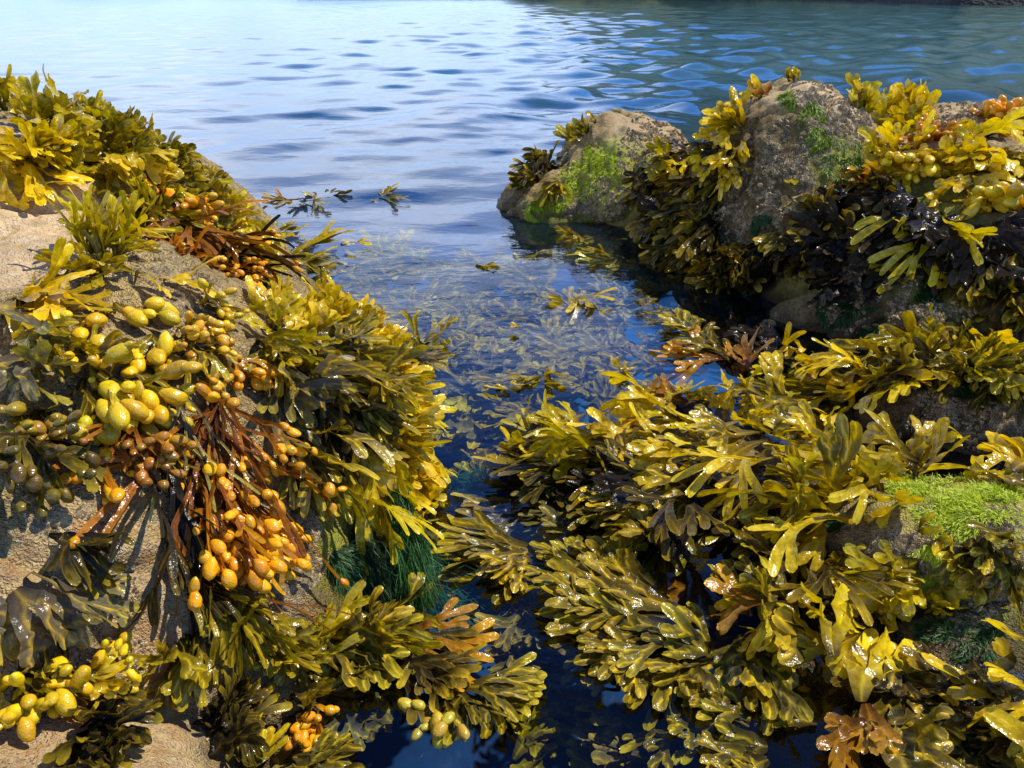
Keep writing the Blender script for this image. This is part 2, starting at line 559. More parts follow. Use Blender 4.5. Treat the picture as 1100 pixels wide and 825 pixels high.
def far_shore():
    """wooded hillside across the inlet to the right, with a dark rocky foot"""
    vs, fs, cs = [], [], []
    na, nd_ = 150, 46
    for j in range(nd_):
        v = j / (nd_ - 1)
        for i in range(na):
            u = i / (na - 1)
            az = R(-14 + 130 * u)
            azd = -14 + 130 * u
            near = 43 + 3 * noise.noise(Vector((u * 19, 1, 0))) + 60 * min(1, max(0.0, (27 - azd) / 14)) + 500 * min(1, max(0.0, (2 - azd) / 20))
            d = near + 190 * v
            # the ridge climbs from nothing to the headland on the right
            top = d * math.tan(R(25 * min(1, max(0.015, (azd + 1) / 19))))
            z = top * (v ** 0.35) * (1 + 0.15 * noise.noise(Vector((u * 14, v * 3, 4))))
            z += (1.6 * noise.fractal(Vector((u * 90, v * 22, 2)), 1, 2, 4) + 1.2 * noise.noise(Vector((u * 260, v * 60, 8)))) * min(1, v * 9)
            if j == 0:
                z = -0.6
            vs.append((d * math.sin(az), d * math.cos(az), z))
    for j in range(nd_ - 1):
        for i in range(na - 1):
            a = j * na + i
            fs.append((a, a + 1, a + na + 1, a + na))
    m, nt, nd2, lk = new_mat('wooded_hillside')
    g = N(nt, 'ShaderNodeNewGeometry')
    c = ramp(nt, noise_n(nt, g.outputs['Position'], 0.22, 6, 0.65), [(0.35, (0.03, 0.055, 0.025)), (0.55, (0.09, 0.13, 0.05)), (0.75, (0.20, 0.23, 0.09))])
    sx = N(nt, 'ShaderNodeSeparateXYZ')
    lk.new(g.outputs['Position'], sx.inputs[0])
    c = mixc(nt, ramp(nt, sx.outputs[2], [(0.0, (1, 1, 1)), (1.0, (0, 0, 0))]), c, (0.02, 0.018, 0.02))
    b = N(nt, 'ShaderNodeBsdfPrincipled')
    lk.new(c, b.inputs['Base Color'])
    b.inputs['Roughness'].default_value = 0.9
    bp = N(nt, 'ShaderNodeBump')
    bp.inputs['Distance'].default_value = 1.1
    lk.new(noise_n(nt, g.outputs['Position'], 0.5, 5, 0.7), bp.inputs['Height'])
    lk.new(bp.outputs[0], b.inputs['Normal'])
    o = N(nt, 'ShaderNodeOutputMaterial')
    lk.new(b.outputs[0], o.inputs[0])
    ob = mesh_obj('hills', vs, fs, m)
    tag(ob, kind='structure')


far_shore()
# ---------------------------------------------------------------- seaweed
def rock_bvh():
    vs, fs = [], []
    for o in rocks:
        k = len(vs)
        vs += [v.co.copy() for v in o.data.vertices]
        fs += [tuple(i + k for i in p.vertices) for p in o.data.polygons]
    return BVHTree.FromPolygons(vs, fs)


BVH = rock_bvh()


def hit(px, py, z=0.0):
    """first rock, else the water level, along a line of sight: (point, normal, distance)"""
    d = ray(px, py)
    loc, nrm, idx, dist = BVH.ray_cast(CAM, d)
    tw = (z - CAM.z) / d.z
    if loc is None or tw < dist:
        return CAM + d * tw, Vector((0, 0, 1)), tw
    return loc, nrm, dist


def weed_material(name='wet_seaweed', wet=1.0):
    m, nt, nd, lk = new_mat(name)
    at = N(nt, 'ShaderNodeAttribute', attribute_name='tint')
    g = N(nt, 'ShaderNodeNewGeometry')
    P = g.outputs['Position']
    big = noise_n(nt, P, 110, 4, 0.6)
    fine = noise_n(nt, P, 700, 2, 0.6)
    c = mixc(nt, 1.0, at.outputs['Color'], ramp(nt, big, [(0.3, (0.60, 0.55, 0.50)), (0.55, (1, 1, 1)), (0.75, (1.18, 1.14, 1.0))]), 'MULTIPLY')
    c = mixc(nt, ramp(nt, noise_n(nt, P, 260, 3, 0.7), [(0.60, (0, 0, 0)), (0.72, (0.5, 0.5, 0.5))]), c, mixc(nt, 1.0, c, (0.42, 0.33, 0.25), 'MULTIPLY'))
    b = N(nt, 'ShaderNodeBsdfPrincipled')
    lk.new(c, b.inputs['Base Color'])
    rr = ramp(nt, noise_n(nt, P, 160, 3, 0.6), [(0.35, (0.09 if wet > .5 else .5,) * 3), (0.7, (0.28 if wet > .5 else .7,) * 3)])
    lk.new(rr, b.inputs['Roughness'])
    sv = N(nt, 'ShaderNodeSeparateColor', mode='HSV')
    lk.new(c, sv.inputs[0])
    lk.new(math_n(nt, 'ADD', 0.09 * wet, math_n(nt, 'MULTIPLY', math_n(nt, 'MULTIPLY', sv.outputs[2], 0.62), wet), True), b.inputs['Specular IOR Level'])
    h = math_n(nt, 'ADD', math_n(nt, 'MULTIPLY', noise_n(nt, P, 130, 3, 0.5), 1.0), math_n(nt, 'MULTIPLY', fine, 0.06))
    bp = N(nt, 'ShaderNodeBump')
    bp.inputs['Strength'].default_value = 0.8
    bp.inputs['Distance'].default_value = 0.0022
    lk.new(h, bp.inputs['Height'])
    lk.new(bp.outputs[0], b.inputs['Normal'])
    tl = N(nt, 'ShaderNodeBsdfTranslucent')
    hs = N(nt, 'ShaderNodeHueSaturation')
    hs.inputs['Saturation'].default_value = 1.15
    hs.inputs['Value'].default_value = 1.6
    lk.new(c, hs.inputs['Color'])
    lk.new(hs.outputs[0], tl.inputs['Color'])
    lk.new(bp.outputs[0], tl.inputs['Normal'])
    mx = N(nt, 'ShaderNodeMixShader')
    lk.new(math_n(nt, 'MULTIPLY', at.outputs['Alpha'], 1.0), mx.inputs[0])
    lk.new(b.outputs[0], mx.inputs[1])
    lk.new(tl.outputs[0], mx.inputs[2])
    o = N(nt, 'ShaderNodeOutputMaterial')
    lk.new(mx.outputs[0], o.inputs[0])
    return m


def bladder_material():
    m, nt, nd, lk = new_mat('bladder_skin')
    at = N(nt, 'ShaderNodeAttribute', attribute_name='tint')
    oi = N(nt, 'ShaderNodeObjectInfo')
    tcn = N(nt, 'ShaderNodeTexCoord')
    P = tcn.outputs['Object']
    g = N(nt, 'ShaderNodeNewGeometry')
    W_ = g.outputs['Position']
    c = mixc(nt, 1.0, oi.outputs['Color'], ramp(nt, noise_n(nt, W_, 170, 4, 0.6), [(0.25, (0.7, 0.58, 0.4)), (0.5, (1.08, 1.03, 0.9))]), 'MULTIPLY')
    vo = N(nt, 'ShaderNodeTexVoronoi', feature='F1')
    vo.inputs['Scale'].default_value = 780
    lk.new(W_, vo.inputs['Vector'])
    dots = ramp(nt, vo.outputs['Distance'], [(0.12, (0.62, 0.52, 0.4)), (0.35, (1, 1, 1))])
    c = mixc(nt, 0.3, c, dots, 'MULTIPLY')
    b = N(nt, 'ShaderNodeBsdfPrincipled')
    lk.new(c, b.inputs['Base Color'])
    b.inputs['Roughness'].default_value = 0.22
    b.inputs['Specular IOR Level'].default_value = 0.5
    b.inputs['Subsurface Weight'].default_value = 0.08
    b.inputs['Subsurface Radius'].default_value = (1.0, 0.5, 0.08)
    b.inputs['Subsurface Scale'].default_value = 0.004
    bp = N(nt, 'ShaderNodeBump')
    bp.inputs['Strength'].default_value = 0.5
    bp.inputs['Distance'].default_value = 0.0010
    lk.new(math_n(nt, 'ADD', noise_n(nt, W_, 260, 3, 0.6), math_n(nt, 'MULTIPLY', vo.outputs['Distance'], 0.45)), bp.inputs['Height'])
    lk.new(bp.outputs[0], b.inputs['Normal'])
    o = N(nt, 'ShaderNodeOutputMaterial')
    lk.new(b.outputs[0], o.inputs[0])
    return m


WEED = weed_material()
SUNK = weed_material('sunken_seaweed', 0.0)
BLAD = bladder_material()

# colours: holdfast end, middle, tip, midrib, translucency
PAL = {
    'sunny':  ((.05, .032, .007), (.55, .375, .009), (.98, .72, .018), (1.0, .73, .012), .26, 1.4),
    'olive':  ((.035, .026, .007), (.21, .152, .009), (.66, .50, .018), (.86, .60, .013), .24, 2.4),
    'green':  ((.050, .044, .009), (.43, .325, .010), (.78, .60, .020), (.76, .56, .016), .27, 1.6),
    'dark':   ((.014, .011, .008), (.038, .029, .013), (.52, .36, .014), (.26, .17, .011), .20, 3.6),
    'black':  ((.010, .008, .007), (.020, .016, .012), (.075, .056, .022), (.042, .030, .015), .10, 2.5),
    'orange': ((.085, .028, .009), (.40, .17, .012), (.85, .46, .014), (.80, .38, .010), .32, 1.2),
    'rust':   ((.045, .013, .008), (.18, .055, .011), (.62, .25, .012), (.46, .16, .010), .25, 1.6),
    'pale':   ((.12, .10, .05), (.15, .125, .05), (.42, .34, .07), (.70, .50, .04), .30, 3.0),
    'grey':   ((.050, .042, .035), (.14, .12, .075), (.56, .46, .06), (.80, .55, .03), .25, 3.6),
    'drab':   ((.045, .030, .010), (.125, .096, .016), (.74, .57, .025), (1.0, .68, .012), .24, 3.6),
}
S7 = (-1.0, -0.74, -0.27, 0.0, 0.27, 0.74, 1.0)
S5 = (-1.0, -0.32, 0.0, 0.32, 1.0)


def lerp3(a, b, t):
    return (a[0] + (b[0] - a[0]) * t, a[1] + (b[1] - a[1]) * t, a[2] + (b[2] - a[2]) * t)


def orth(n, d):
    n = n - d * n.dot(d)
    if n.length < 1e-5:
        n = d.orthogonal()
    return n.normalized()


def grow(p0, d0, n0, L, W, gens, pal, droop=3.0, level=None, clear=0.003, ruffle=0.5, fork=20, tipw=1.0, coarse=False, stub=0.12, curl=0.0, stiff=0.0):
    """one dichotomously forking frond grown step by step; slides over rock, floats or hangs.
    returns verts, faces, colours (rgb + translucency), tips [(point, direction, width)]"""
    V, F, C, T = [], [], [], []
    S = S5 if coarse else S7
    nS = len(S)
    cb, cm, ct, cr, tran, tipexp = PAL[pal]
    bright = rng.uniform(0.6, 1.15)
    warm = rng.uniform(-0.08, 0.08)
    ph0 = rng.random() * 6.28
    wts = [0.30] + [0.70 / gens * (0.9 if k < gens - 1 else 1.25) for k in range(gens)] if gens else [1.0]

    ribw = rng.uniform(0.27, 0.34)

    def row(p, side, n, w, age, srib, ph, d=None, back=0.0, notch=0.0):
        i0 = len(V)
        for s in S:
            a = abs(s)
            ruf = ruffle * w * 0.16 * a * a * math.sin(ph + (1.7 if s > 0 else 0)) + w * 0.10 * a * a
            ribd = abs(s - srib)
            rib = max(0.0, 1 - ribd / ribw)
            jag = 1 + rng.uniform(-.07, .07) if a > 0.9 else 1
            v = p + side * (s * w * 0.5 * jag) + n * (ruf + rib * w * 0.10)
            if back:
                v = v - d * (w * (back * a ** 2.4 + notch * max(0.0, 1 - a / 0.5)))
            V.append(v)
            c = lerp3(cb, cm, min(1, age / 0.45)) if age < 0.45 else lerp3(cm, ct, ((age - 0.45) / 0.55) ** tipexp)
            c = lerp3(c, cr, 0.95 * rib * min(1, 0.25 + age) * (1 if age < 0.85 else max(0.0, 1 - (age - 0.85) * 5)))
            if a > 0.95 and age > 0.3:
                c = lerp3(c, ct, 0.5 * min(1, (age - 0.3) * 1.6))
            c = (c[0] * bright * (1 + warm), c[1] * bright, c[2] * bright)
            C.append((*c, tran))
        return i0

    def quads(a, b):
        for k in range(nS - 1):
            F.append((a + k, a + k + 1, b + k + 1, b + k))

    def seg(p, d, n, start, srib0, w0, gen, age):
        last = gen >= gens or (gen >= 2 and rng.random() < stub)
        ln = L * wts[min(gen, len(wts) - 1)] * rng.uniform(0.6, 1.35)
        notch = rng.choice((0.0, 0.10, 0.25, 0.4))
        if gen >= gens and gens:
            ln *= rng.uniform(0.6, 1.05)
        K = (3 if coarse else 5) if not last else (5 if coarse else 7)
        if gen == 0:
            K += 2
        bend = R(rng.gauss(0, 14)) / K
        cu = (R(rng.gauss(0, 22)) + curl) / K
        tw = R(rng.gauss(0, 24)) / K
        prev = start
        if prev is None:
            side = d.cross(n).normalized()
            prev = row(p, side, n, w0, age, 0.0, ph0)
        ds = ln / K
        tlast = 0.0
        for k in range(1, K + 1):
            t = k / K
            if last:
                t = 1 - (1 - t) ** 1.55
            ds = ln * (t - tlast)
            tlast = t
            d = Matrix.Rotation(bend, 3, n) @ d
            side = d.cross(n).normalized()
            d = Matrix.Rotation(cu, 3, side) @ d
            n = Matrix.Rotation(cu, 3, side) @ n
            n = Matrix.Rotation(tw, 3, d) @ n
            if level is None:
                if p.z > 0.012:
                    d.z -= droop * ds * (1 - stiff)
                else:
                    d.z += (0.004 - p.z) * 6 * min(1, ds * 60)
                    d.z *= 0.6
            else:
                d.z += (level - p.z) * 40 * ds
                d.z *= 0.8
                n = n.lerp(Vector((0, 0, 1 if n.z >= 0 else -1)), 0.12)
            d.normalize()
            p = p + d * ds
            loc, nrm, idx, dist = BVH.find_nearest(p, 0.10)
            if loc is not None:
                sd_ = (p - loc).dot(nrm)
                if sd_ < clear:
                    p = loc + nrm * clear
                    d = d - nrm * min(0.0, d.dot(nrm))
                    if d.length < 1e-4:
                        d = nrm.orthogonal()
                    d.normalize()
                if sd_ < W * 0.8:
                    m_ = nrm if n.dot(nrm) >= 0 else -nrm
                    n = n.lerp(m_, 0.4)
            n = orth(n, d)
            side = d.cross(n).normalized()
            a = age + ln / L * t
            back = nt_ = 0.0
            # width along the segment
            if gen == 0:
                w = w0 + (W - w0) * min(1, t * 2.2)
            else:
                w = w0 + (W * tipw ** gen - w0) * min(1, t * 1.8)
            if not last:
                w *= 1 + 0.78 * max(0, (t - 0.45) / 0.55) ** 1.4
            else:
                w *= 1 + 0.12 * math.sin(t * 3.1416)
                t0 = max(0.5, 1 - 0.45 * W / ln)
                if t > t0:
                    x_ = (t - t0) / (1 - t0)
                    w *= 1 - 0.22 * x_ * x_
                    back, nt_ = 0.42 * x_ ** 1.5, notch * x_ ** 3
            srib = srib0 * max(0.0, 1 - t / 0.5)
            cur = row(p, side, n, w, min(1.0, a / 1.08), srib, ph0 + a * L / W * 1.5, d, back, nt_)
            quads(prev, cur)
            prev = cur
        a = age + ln / L
        if last:
            T.append((p.copy(), d.copy(), w0))
            return
        # fork: each child takes half of the last row
        pts = [V[prev + k].copy() for k in range(nS)]
        cols = [C[prev + k] for k in range(nS)]
        mid = (nS - 1) // 2
        wl = (pts[0] - pts[-1]).length
        for sgn in (-1, 1):
            half = list(range(0, mid + 1)) if sgn < 0 else list(range(mid, nS))
            i0 = len(V)
            for k in range(nS):
                u = k / (nS - 1) * (len(half) - 1)
                i = min(int(u), len(half) - 2)
                f = u - i
                V.append(pts[half[i]].lerp(pts[half[i + 1]], f))
                ca, cb_ = cols[half[i]], cols[half[i + 1]]
                C.append(tuple(ca[q] + (cb_[q] - ca[q]) * f for q in range(4)))
            # d x n = side ; rotating d about n by +angle turns it away from +side
            ang = R(fork * rng.uniform(0.55, 1.35)) * (0.8 ** gen)
            d2 = Matrix.Rotation(-ang * sgn, 3, n) @ d
            if d2.dot(side * sgn) < d.dot(side * sgn):
                d2 = Matrix.Rotation(ang * sgn, 3, n) @ d
            tilt = R(rng.gauss(0, 9))
            n2 = Matrix.Rotation(tilt, 3, d2) @ n
            pc = (V[i0] + V[i0 + nS - 1]) * 0.5
            seg(pc, d2.normalized(), orth(n2, d2), i0, -sgn * 1.0, wl * 0.5, gen + 1, a)

    seg(p0.copy(), d0.normalized(), orth(n0, d0), None, 0, W * 0.5, 0, 0.0)
    return V, F, C, T


# bladder shapes shared by all copies
def bladder_mesh(k):
    r2 = random.Random(k)
    vs, fs = [], []
    nu, nv = 14, 10
    off = Vector((k * 5.1, 2, 1))
    squash = r2.uniform(0.75, 0.95)
    vs.append(Vector((0, 0, 1)))
    for j in range(1, nv):
        a = math.pi * j / nv
        for i in range(nu):
            b = 2 * math.pi * i / nu
            v = Vector((math.sin(a) * math.cos(b), math.sin(a) * math.sin(b) * squash, math.cos(a)))
            if v.z < 0:
                v.x *= 1 + 0.35 * v.z * abs(v.z)
                v.y *= 1 + 0.35 * v.z * abs(v.z)
            vs.append(v * (1 + 0.13 * noise.noise(v * 1.6 + off) + 0.045 * noise.noise(v * 4.5 + off)))
    vs.append(Vector((0, 0, -1)))
    for i in range(nu):
        fs.append((0, 1 + i, 1 + (i + 1) % nu))
        for j in range(nv - 2):
            a, b = 1 + j * nu + i, 1 + j * nu + (i + 1) % nu
            fs.append((a, a + nu, b + nu, b))
        q = 1 + (nv - 2) * nu
        fs.append((q + (i + 1) % nu, q + i, len(vs) - 1))
    me = bpy.data.meshes.new('air_bladder')
    me.from_pydata(vs, [], fs)
    me.polygons.foreach_set('use_smooth', [True] * len(me.polygons))
    me.materials.append(BLAD)
    return me


BM = [bladder_mesh(k) for k in range(7)]
stats = dict(plants=0, fronds=0, verts=0, bladders=0)


def plant(label, pal, root, tip, n=5, w=16, group=None, spread=26, lift=0.28, droop=7.0, gens=3, jit=None, z=None, blad=0, bcol=None,
          lenv=(0.75, 1.1), fork=20, ruffle=0.5, curl=0.0, stiff=0.0, depth=1.0, roll=0.5, tipw=0.90, pals=None, radial=False, name='seaweed_plant', up=0.0):
    """a weed plant rooted where the survey mark ROOT lies, its fronds combed towards the mark TIP"""
    if z is None:
        p0, n0, dist = hit(*root)
        for dy in range(0, 44, 4):
            if BVH.ray_cast(CAM, ray(root[0], root[1] + dy))[0] is not None and hit(root[0], root[1] + dy)[0].z > 0.001:
                p0, n0, dist = hit(root[0], root[1] + dy)
                break
        d = ray(*tip)
        loc, nr, idx, dh = BVH.ray_cast(CAM, d)
        want = dist * depth
        if loc is not None and dh < want * 1.25:
            want = min(dh, want * 1.05)
        wl = (0.0 - CAM.z) / d.z
        p1 = CAM + d * min(want, wl * 1.0)
    else:
        p0, n0, p1 = on_level(*root, z), Vector((0, 0, 1)), on_level(*tip, z)
        dist = (p0 - CAM).length
    pxm = dist / FPX
    W = w * pxm * 0.72
    L0 = (p1 - p0).length
    if z is None:
        L0 = min(L0, 1.25 * pxm * max(12, math.hypot(root[0] - tip[0], root[1] - tip[1])))
    D = (p1 - p0).normalized()
    e = bpy.data.objects.new(name, None)
    e.location = p0
    e.empty_display_size = 0.02
    col.objects.link(e)
    tag(e, label, 'seaweed', group)
    jr = (jit if jit is not None else w * 0.7) * pxm
    coarse = w < 9.5
    zem = False
    if pal == 'drab' and not pals and z is not None and z >= 0.02:
        pals = ['drab', 'sunny']
    if z is not None:
        n = max(2, round(n * (0.62 if z < 0.02 else 0.54)))
        if z >= 0.02:
            z = 0.012 + 0.6 * (z - 0.012)
            p0 = on_level(*root, z)
            zem = True
            e.location = p0
    for i in range(n):
        q = p0 + Vector((rng.gauss(0, 1), rng.gauss(0, 1), rng.gauss(0, 0.4) if z is None else 0)) * jr
        nn = n0
        if z is None:
            loc, nr, idx, dd = BVH.find_nearest(q, 0.08)
            if loc is not None and (p0.z > 0.004 or dd < 0.01):
                q, nn = loc + nr * 0.001, nr
            else:
                q.z = max(q.z, 0.0)
        if radial:
            a = 2 * math.pi * (i + rng.uniform(-.3, .3)) / n
        else:
            a = R(rng.gauss(0, spread))
        d = Matrix.Rotation(a, 3, nn) @ D if z is None else Matrix.Rotation(a, 3, 'Z') @ D
        d = d + nn * (lift * rng.uniform(0.2, 1.4)) + Vector((0, 0, up))
        if z is not None and not zem:
            d.z = rng.gauss(0, 0.05)
        elif z is not None:
            d.z = rng.gauss(0.0, 0.11)
            q.z = max(0.004, q.z + rng.gauss(0, 0.012))
        d.normalize()
        fn = nn + Vector((rng.gauss(0, roll), rng.gauss(0, roll), rng.gauss(0, roll)))
        # blades tend to show their flat side to the open: a little towards the sea sky
        fn = orth(fn, d)
        L = 1.1 * L0 * rng.uniform(*lenv)
        if blad:
            droop = max(droop, 9.0)
        Wi = W * rng.uniform(0.75, 1.2)
        gi = max(1, min(gens + (1 if w > 11 and gens < 4 else 0), int(L / (Wi * 1.3))))
        V, F, C, T = grow(q, d, fn, L, Wi, gi, pal if not pals else rng.choice(pals), droop=droop, level=None if z is None or zem else z + rng.gauss(0, 0.008),
                          clear=rng.uniform(0.002, 0.012), ruffle=ruffle, fork=fork, coarse=coarse, curl=curl, stiff=stiff, tipw=tipw)
        V = [v - p0 for v in V]
        f = mesh_obj('frond', V, F, SUNK if z is not None and z < -0.012 else WEED, parent=e, attrs={'tint': C})
        stats['fronds'] += 1
        stats['verts'] += len(V)
        if blad:
            for (tp, td, tw_) in T:
                for kk in range(rng.choice((0, 1, 1, 2, 2))):
                    r = 0.31 * blad * pxm * rng.uniform(0.6, 1.15)
                    b = bpy.data.objects.new('air_bladder', rng.choice(BM))
                    td2 = (td + Vector((rng.gauss(0, .3), rng.gauss(0, .3), rng.gauss(0, .3)))).normalized()
                    c_ = tp + td2 * r * 0.6
                    if kk:
                        c_ = tp - td * r * rng.uniform(0.5, 2.2) + td.cross(Vector((rng.gauss(0, 1), rng.gauss(0, 1), rng.gauss(0, 1)))).normalized() * r * rng.uniform(.5, 1.1)
                    loc, nr, idx, dd = BVH.find_nearest(c_, 0.05)
                    if loc is not None and (c_ - loc).dot(nr) < r * 0.9:
                        c_ = loc + nr * r * 0.9
                    b.location = c_ - p0
                    b.rotation_mode = 'QUATERNION'
                    b.rotation_quaternion = td2.to_track_quat('Z', 'Y')
                    b.scale = (r, r, r * rng.uniform(1.1, 1.7))
                    bc = bcol or (.52, .40, .03)
                    k = rng.uniform(0.65, 1.15)
                    b.color = (bc[0] * k, bc[1] * k * rng.uniform(0.8, 1.12), bc[2], 1)
                    col.objects.link(b)
                    b.parent = f
                    stats['bladders'] += 1
    stats['plants'] += 1
    return e
YEL = (.80, .57, .010)
ORG = (.88, .42, .006)
BRN = (.30, .14, .015)
# ---------------------------------------------------------------- left rock: the ridge against the water
G = 'weed along the ridge of the left rock'
plant('olive weed tuft at the very top left, highest on the ridge', 'green', (8, 120), (18, 84), 7, 13, G, lift=.6, droop=.5, spread=35)
plant('upright yellow tuft second from the top of the left ridge', 'green', (48, 150), (62, 118), 7, 13, G, lift=.6, droop=.5, spread=40)
plant('yellow green weed draped at the left picture edge above the bare stone', 'sunny', (8, 160), (20, 215), 7, 15, G, lift=.5)
plant('olive weed hanging over the top of the bare pink stone', 'green', (45, 158), (70, 195), 8, 14, G, lift=.6, spread=40)
plant('broad olive blades spreading right on the ridge crest, behind the bare stone', 'olive', (85, 162), (135, 160), 9, 14, G, lift=.5, spread=40)
plant('spiky tuft standing up at the middle of the left ridge', 'green', (100, 155), (112, 122), 6, 12, G, lift=.5, droop=.5, spread=35)
plant('grey edged olive blades pointing right from the ridge toward open water', 'olive', (125, 165), (165, 142), 7, 13, G, lift=.4, droop=1)
plant('layered olive weed on the ridge, hanging toward the bare stone', 'green', (120, 170), (150, 215), 9, 14, G, lift=.6, spread=40)
plant('yellow weed on the ridge just left of the orange bladders', 'sunny', (150, 190), (185, 205), 8, 14, G, lift=.5, spread=35)
plant('dark olive fronds reaching over the ridge to the right', 'olive', (160, 190), (200, 185), 7, 13, G, lift=.4, droop=1)
plant('pale olive blades just above the water at the low end of the ridge', 'olive', (185, 215), (240, 215), 7, 13, G, lift=.4)
plant('shaded weed under the ridge overhang, beside the bare stone', 'olive', (150, 225), (175, 270), 7, 13, G, lift=.4, spread=35)
plant('ridge weed with large orange bladders facing the viewer', 'sunny', (170, 200), (195, 240), 4, 9, G, lift=.5, blad=19, bcol=ORG, gens=2)
plant('golden bladder weed above the red strings on the ridge', 'orange', (190, 225), (225, 252), 5, 8, G, lift=.5, blad=15, bcol=(.78, .46, .02), gens=2)
plant('yellow green blades at the tail of the ridge by the water', 'sunny', (215, 245), (265, 250), 7, 12, G, lift=.4, spread=30)
plant('pale tipped weed at the lowest end of the ridge beside the red strings', 'green', (235, 262), (278, 278), 6, 12, G, lift=.4)
plant('rusty red stringy weed hanging from the end of the ridge', 'rust', (190, 245), (235, 300), 10, 7, G, lift=.4, gens=2, spread=22)
plant('blackish red stringy weed with a few orange bladders under the ridge end', 'rust', (220, 265), (265, 328), 10, 6, G, lift=.4, gens=2, spread=24, blad=9, bcol=ORG)
plant('dark strings dropping to the water from the ridge end', 'black', (245, 280), (278, 325), 8, 6, G, lift=.3, gens=2)
plant('small dark float of weed in the water behind the ridge', 'dark', (205, 197), (230, 203), 5, 9, G, z=.01, spread=50)

# ---------------------------------------------------------------- left rock: tufts on the bare stone
G = 'weed tufts on the bare stone of the left rock'
plant('spiky narrow lobed yellow green tuft in the middle of the bare stone', 'green', (112, 285), (98, 232), 16, 7, G, lift=.9, droop=1.0, spread=70, gens=2, jit=10)
plant('narrow lobed tuft drooping right on the bare stone', 'green', (125, 275), (165, 300), 10, 8, G, lift=.9, droop=3, spread=45, gens=2, jit=10)
plant('broad pale blades below the spiky tuft on the bare stone', 'olive', (95, 300), (92, 335), 5, 15, G, lift=.7, gens=2)
plant('single yellow blade lying across the bare stone right of the spiky tuft', 'sunny', (160, 300), (210, 322), 2, 13, G, lift=.3, gens=1, spread=10)
plant('big glossy yellow frond with parted fingers at the left picture edge', 'sunny', (20, 322), (12, 390), 2, 21, G, lift=.5, gens=2, spread=14, fork=17)
plant('glossy yellow frond pointing right above the bladder clusters', 'sunny', (32, 330), (78, 362), 3, 18, G, lift=.5, gens=1, spread=22)
plant('grey green limp blades below the big yellow frond', 'grey', (30, 385), (22, 452), 4, 22, G, lift=.4, gens=2, spread=22)
plant('small dull frond left of the yellow bladders', 'olive', (60, 370), (50, 420), 4, 14, G, lift=.4, gens=2)

# ---------------------------------------------------------------- left rock: bladder clusters
G = 'bladder weed on the near face of the left rock'
plant('cluster of big glossy yellow bladders, topmost on the near face', 'olive', (118, 335), (100, 368), 3, 7, G, lift=.5, gens=1, blad=27, bcol=YEL, spread=35)
plant('paired long yellow bladders right of the topmost cluster', 'olive', (128, 335), (155, 352), 3, 7, G, lift=.5, gens=1, blad=25, bcol=YEL, spread=25)
plant('short chain of small yellow bladders at the left of the near face', 'drab', (88, 385), (70, 425), 3, 6, G, lift=.4, gens=1, blad=16, bcol=YEL, spread=20)
plant('cluster of round yellow bladders in the centre of the near face', 'olive', (158, 365), (170, 405), 5, 7, G, lift=.5, gens=2, blad=22, bcol=YEL)
plant('row of largest egg shaped green yellow bladders hanging lowest', 'drab', (95, 405), (88, 478), 5, 8, G, lift=.6, gens=2, blad=27, bcol=(.64, .48, .012), spread=22)
plant('large pitted yellow bladders right of the egg shaped row', 'drab', (125, 410), (135, 455), 4, 8, G, lift=.6, gens=1, blad=25, bcol=YEL, spread=28)
plant('yellow bladders at the right end of the hanging row', 'olive', (150, 410), (162, 458), 4, 7, G, lift=.5, gens=1, blad=25, bcol=YEL, spread=22)
plant('mixed yellow and orange small bladders near the top of the red weed', 'drab', (205, 345), (228, 385), 5, 7, G, lift=.5, gens=2, blad=15, bcol=(.76, .44, .02))
plant('pale yellow small bladders on the upper right of the near face', 'olive', (215, 325), (240, 345), 6, 7, G, lift=.6, gens=2, blad=15, bcol=YEL, spread=45)
plant('orange bladders around a dark hole at the right of the near face', 'orange', (235, 390), (262, 430), 5, 7, G, lift=.5, gens=2, blad=17, bcol=ORG)
plant('golden blades and bladders in the centre above the red strings', 'drab', (190, 375), (225, 425), 6, 12, G, lift=.5, gens=2, blad=16, bcol=(.78, .46, .02))
plant('red stemmed weed with bright orange bladders at its lowest tips', 'rust', (216, 450), (228, 640), 9, 9, G, lift=.5, gens=3, blad=20, bcol=ORG, spread=11, fork=14, droop=7)
plant('orange bladders strung down the right edge of the red weed', 'rust', (228, 425), (262, 525), 8, 6, G, lift=.35, gens=2, blad=18, bcol=ORG, spread=14)
plant('orange weed hanging left of the red stems', 'orange', (212, 490), (242, 630), 7, 10, G, lift=.5, gens=3, blad=20, bcol=ORG, spread=10, droop=7, pals=['orange', 'rust'])
plant('red brown stems with one orange bladder under the egg shaped row', 'rust', (110, 455), (105, 515), 4, 8, G, lift=.4, gens=1, blad=20, bcol=ORG, spread=12)
plant('red brown frond with amber bladders left of the black strings', 'rust', (135, 465), (158, 522), 6, 9, G, lift=.4, gens=2, blad=17, bcol=(.45, .22, .02), spread=18)
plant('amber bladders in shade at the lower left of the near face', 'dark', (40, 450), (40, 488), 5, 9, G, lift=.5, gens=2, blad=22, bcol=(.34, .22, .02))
plant('thin purple grey strings in the middle of the near face', 'grey', (185, 430), (178, 555), 7, 5, G, lift=.3, gens=2, spread=9)
plant('black wet strings hanging in the deepest fold of the near face', 'black', (168, 470), (140, 680), 5, 8, G, lift=.05, gens=3, spread=4, fork=10, droop=8)
plant('black glossy blades hanging at the foot of the fold', 'dark', (178, 560), (170, 715), 3, 10, G, lift=.15, gens=3, spread=8, fork=12, droop=8)
plant('single long red brown cord trailing down to the lower weed', 'rust', (188, 600), (262, 778), 1, 3, G, lift=.2, gens=2, spread=4)
plant('olive strap blades below the orange bladders', 'olive', (222, 640), (246, 725), 4, 14, G, lift=.4, gens=2, spread=12, blad=0, fork=13)
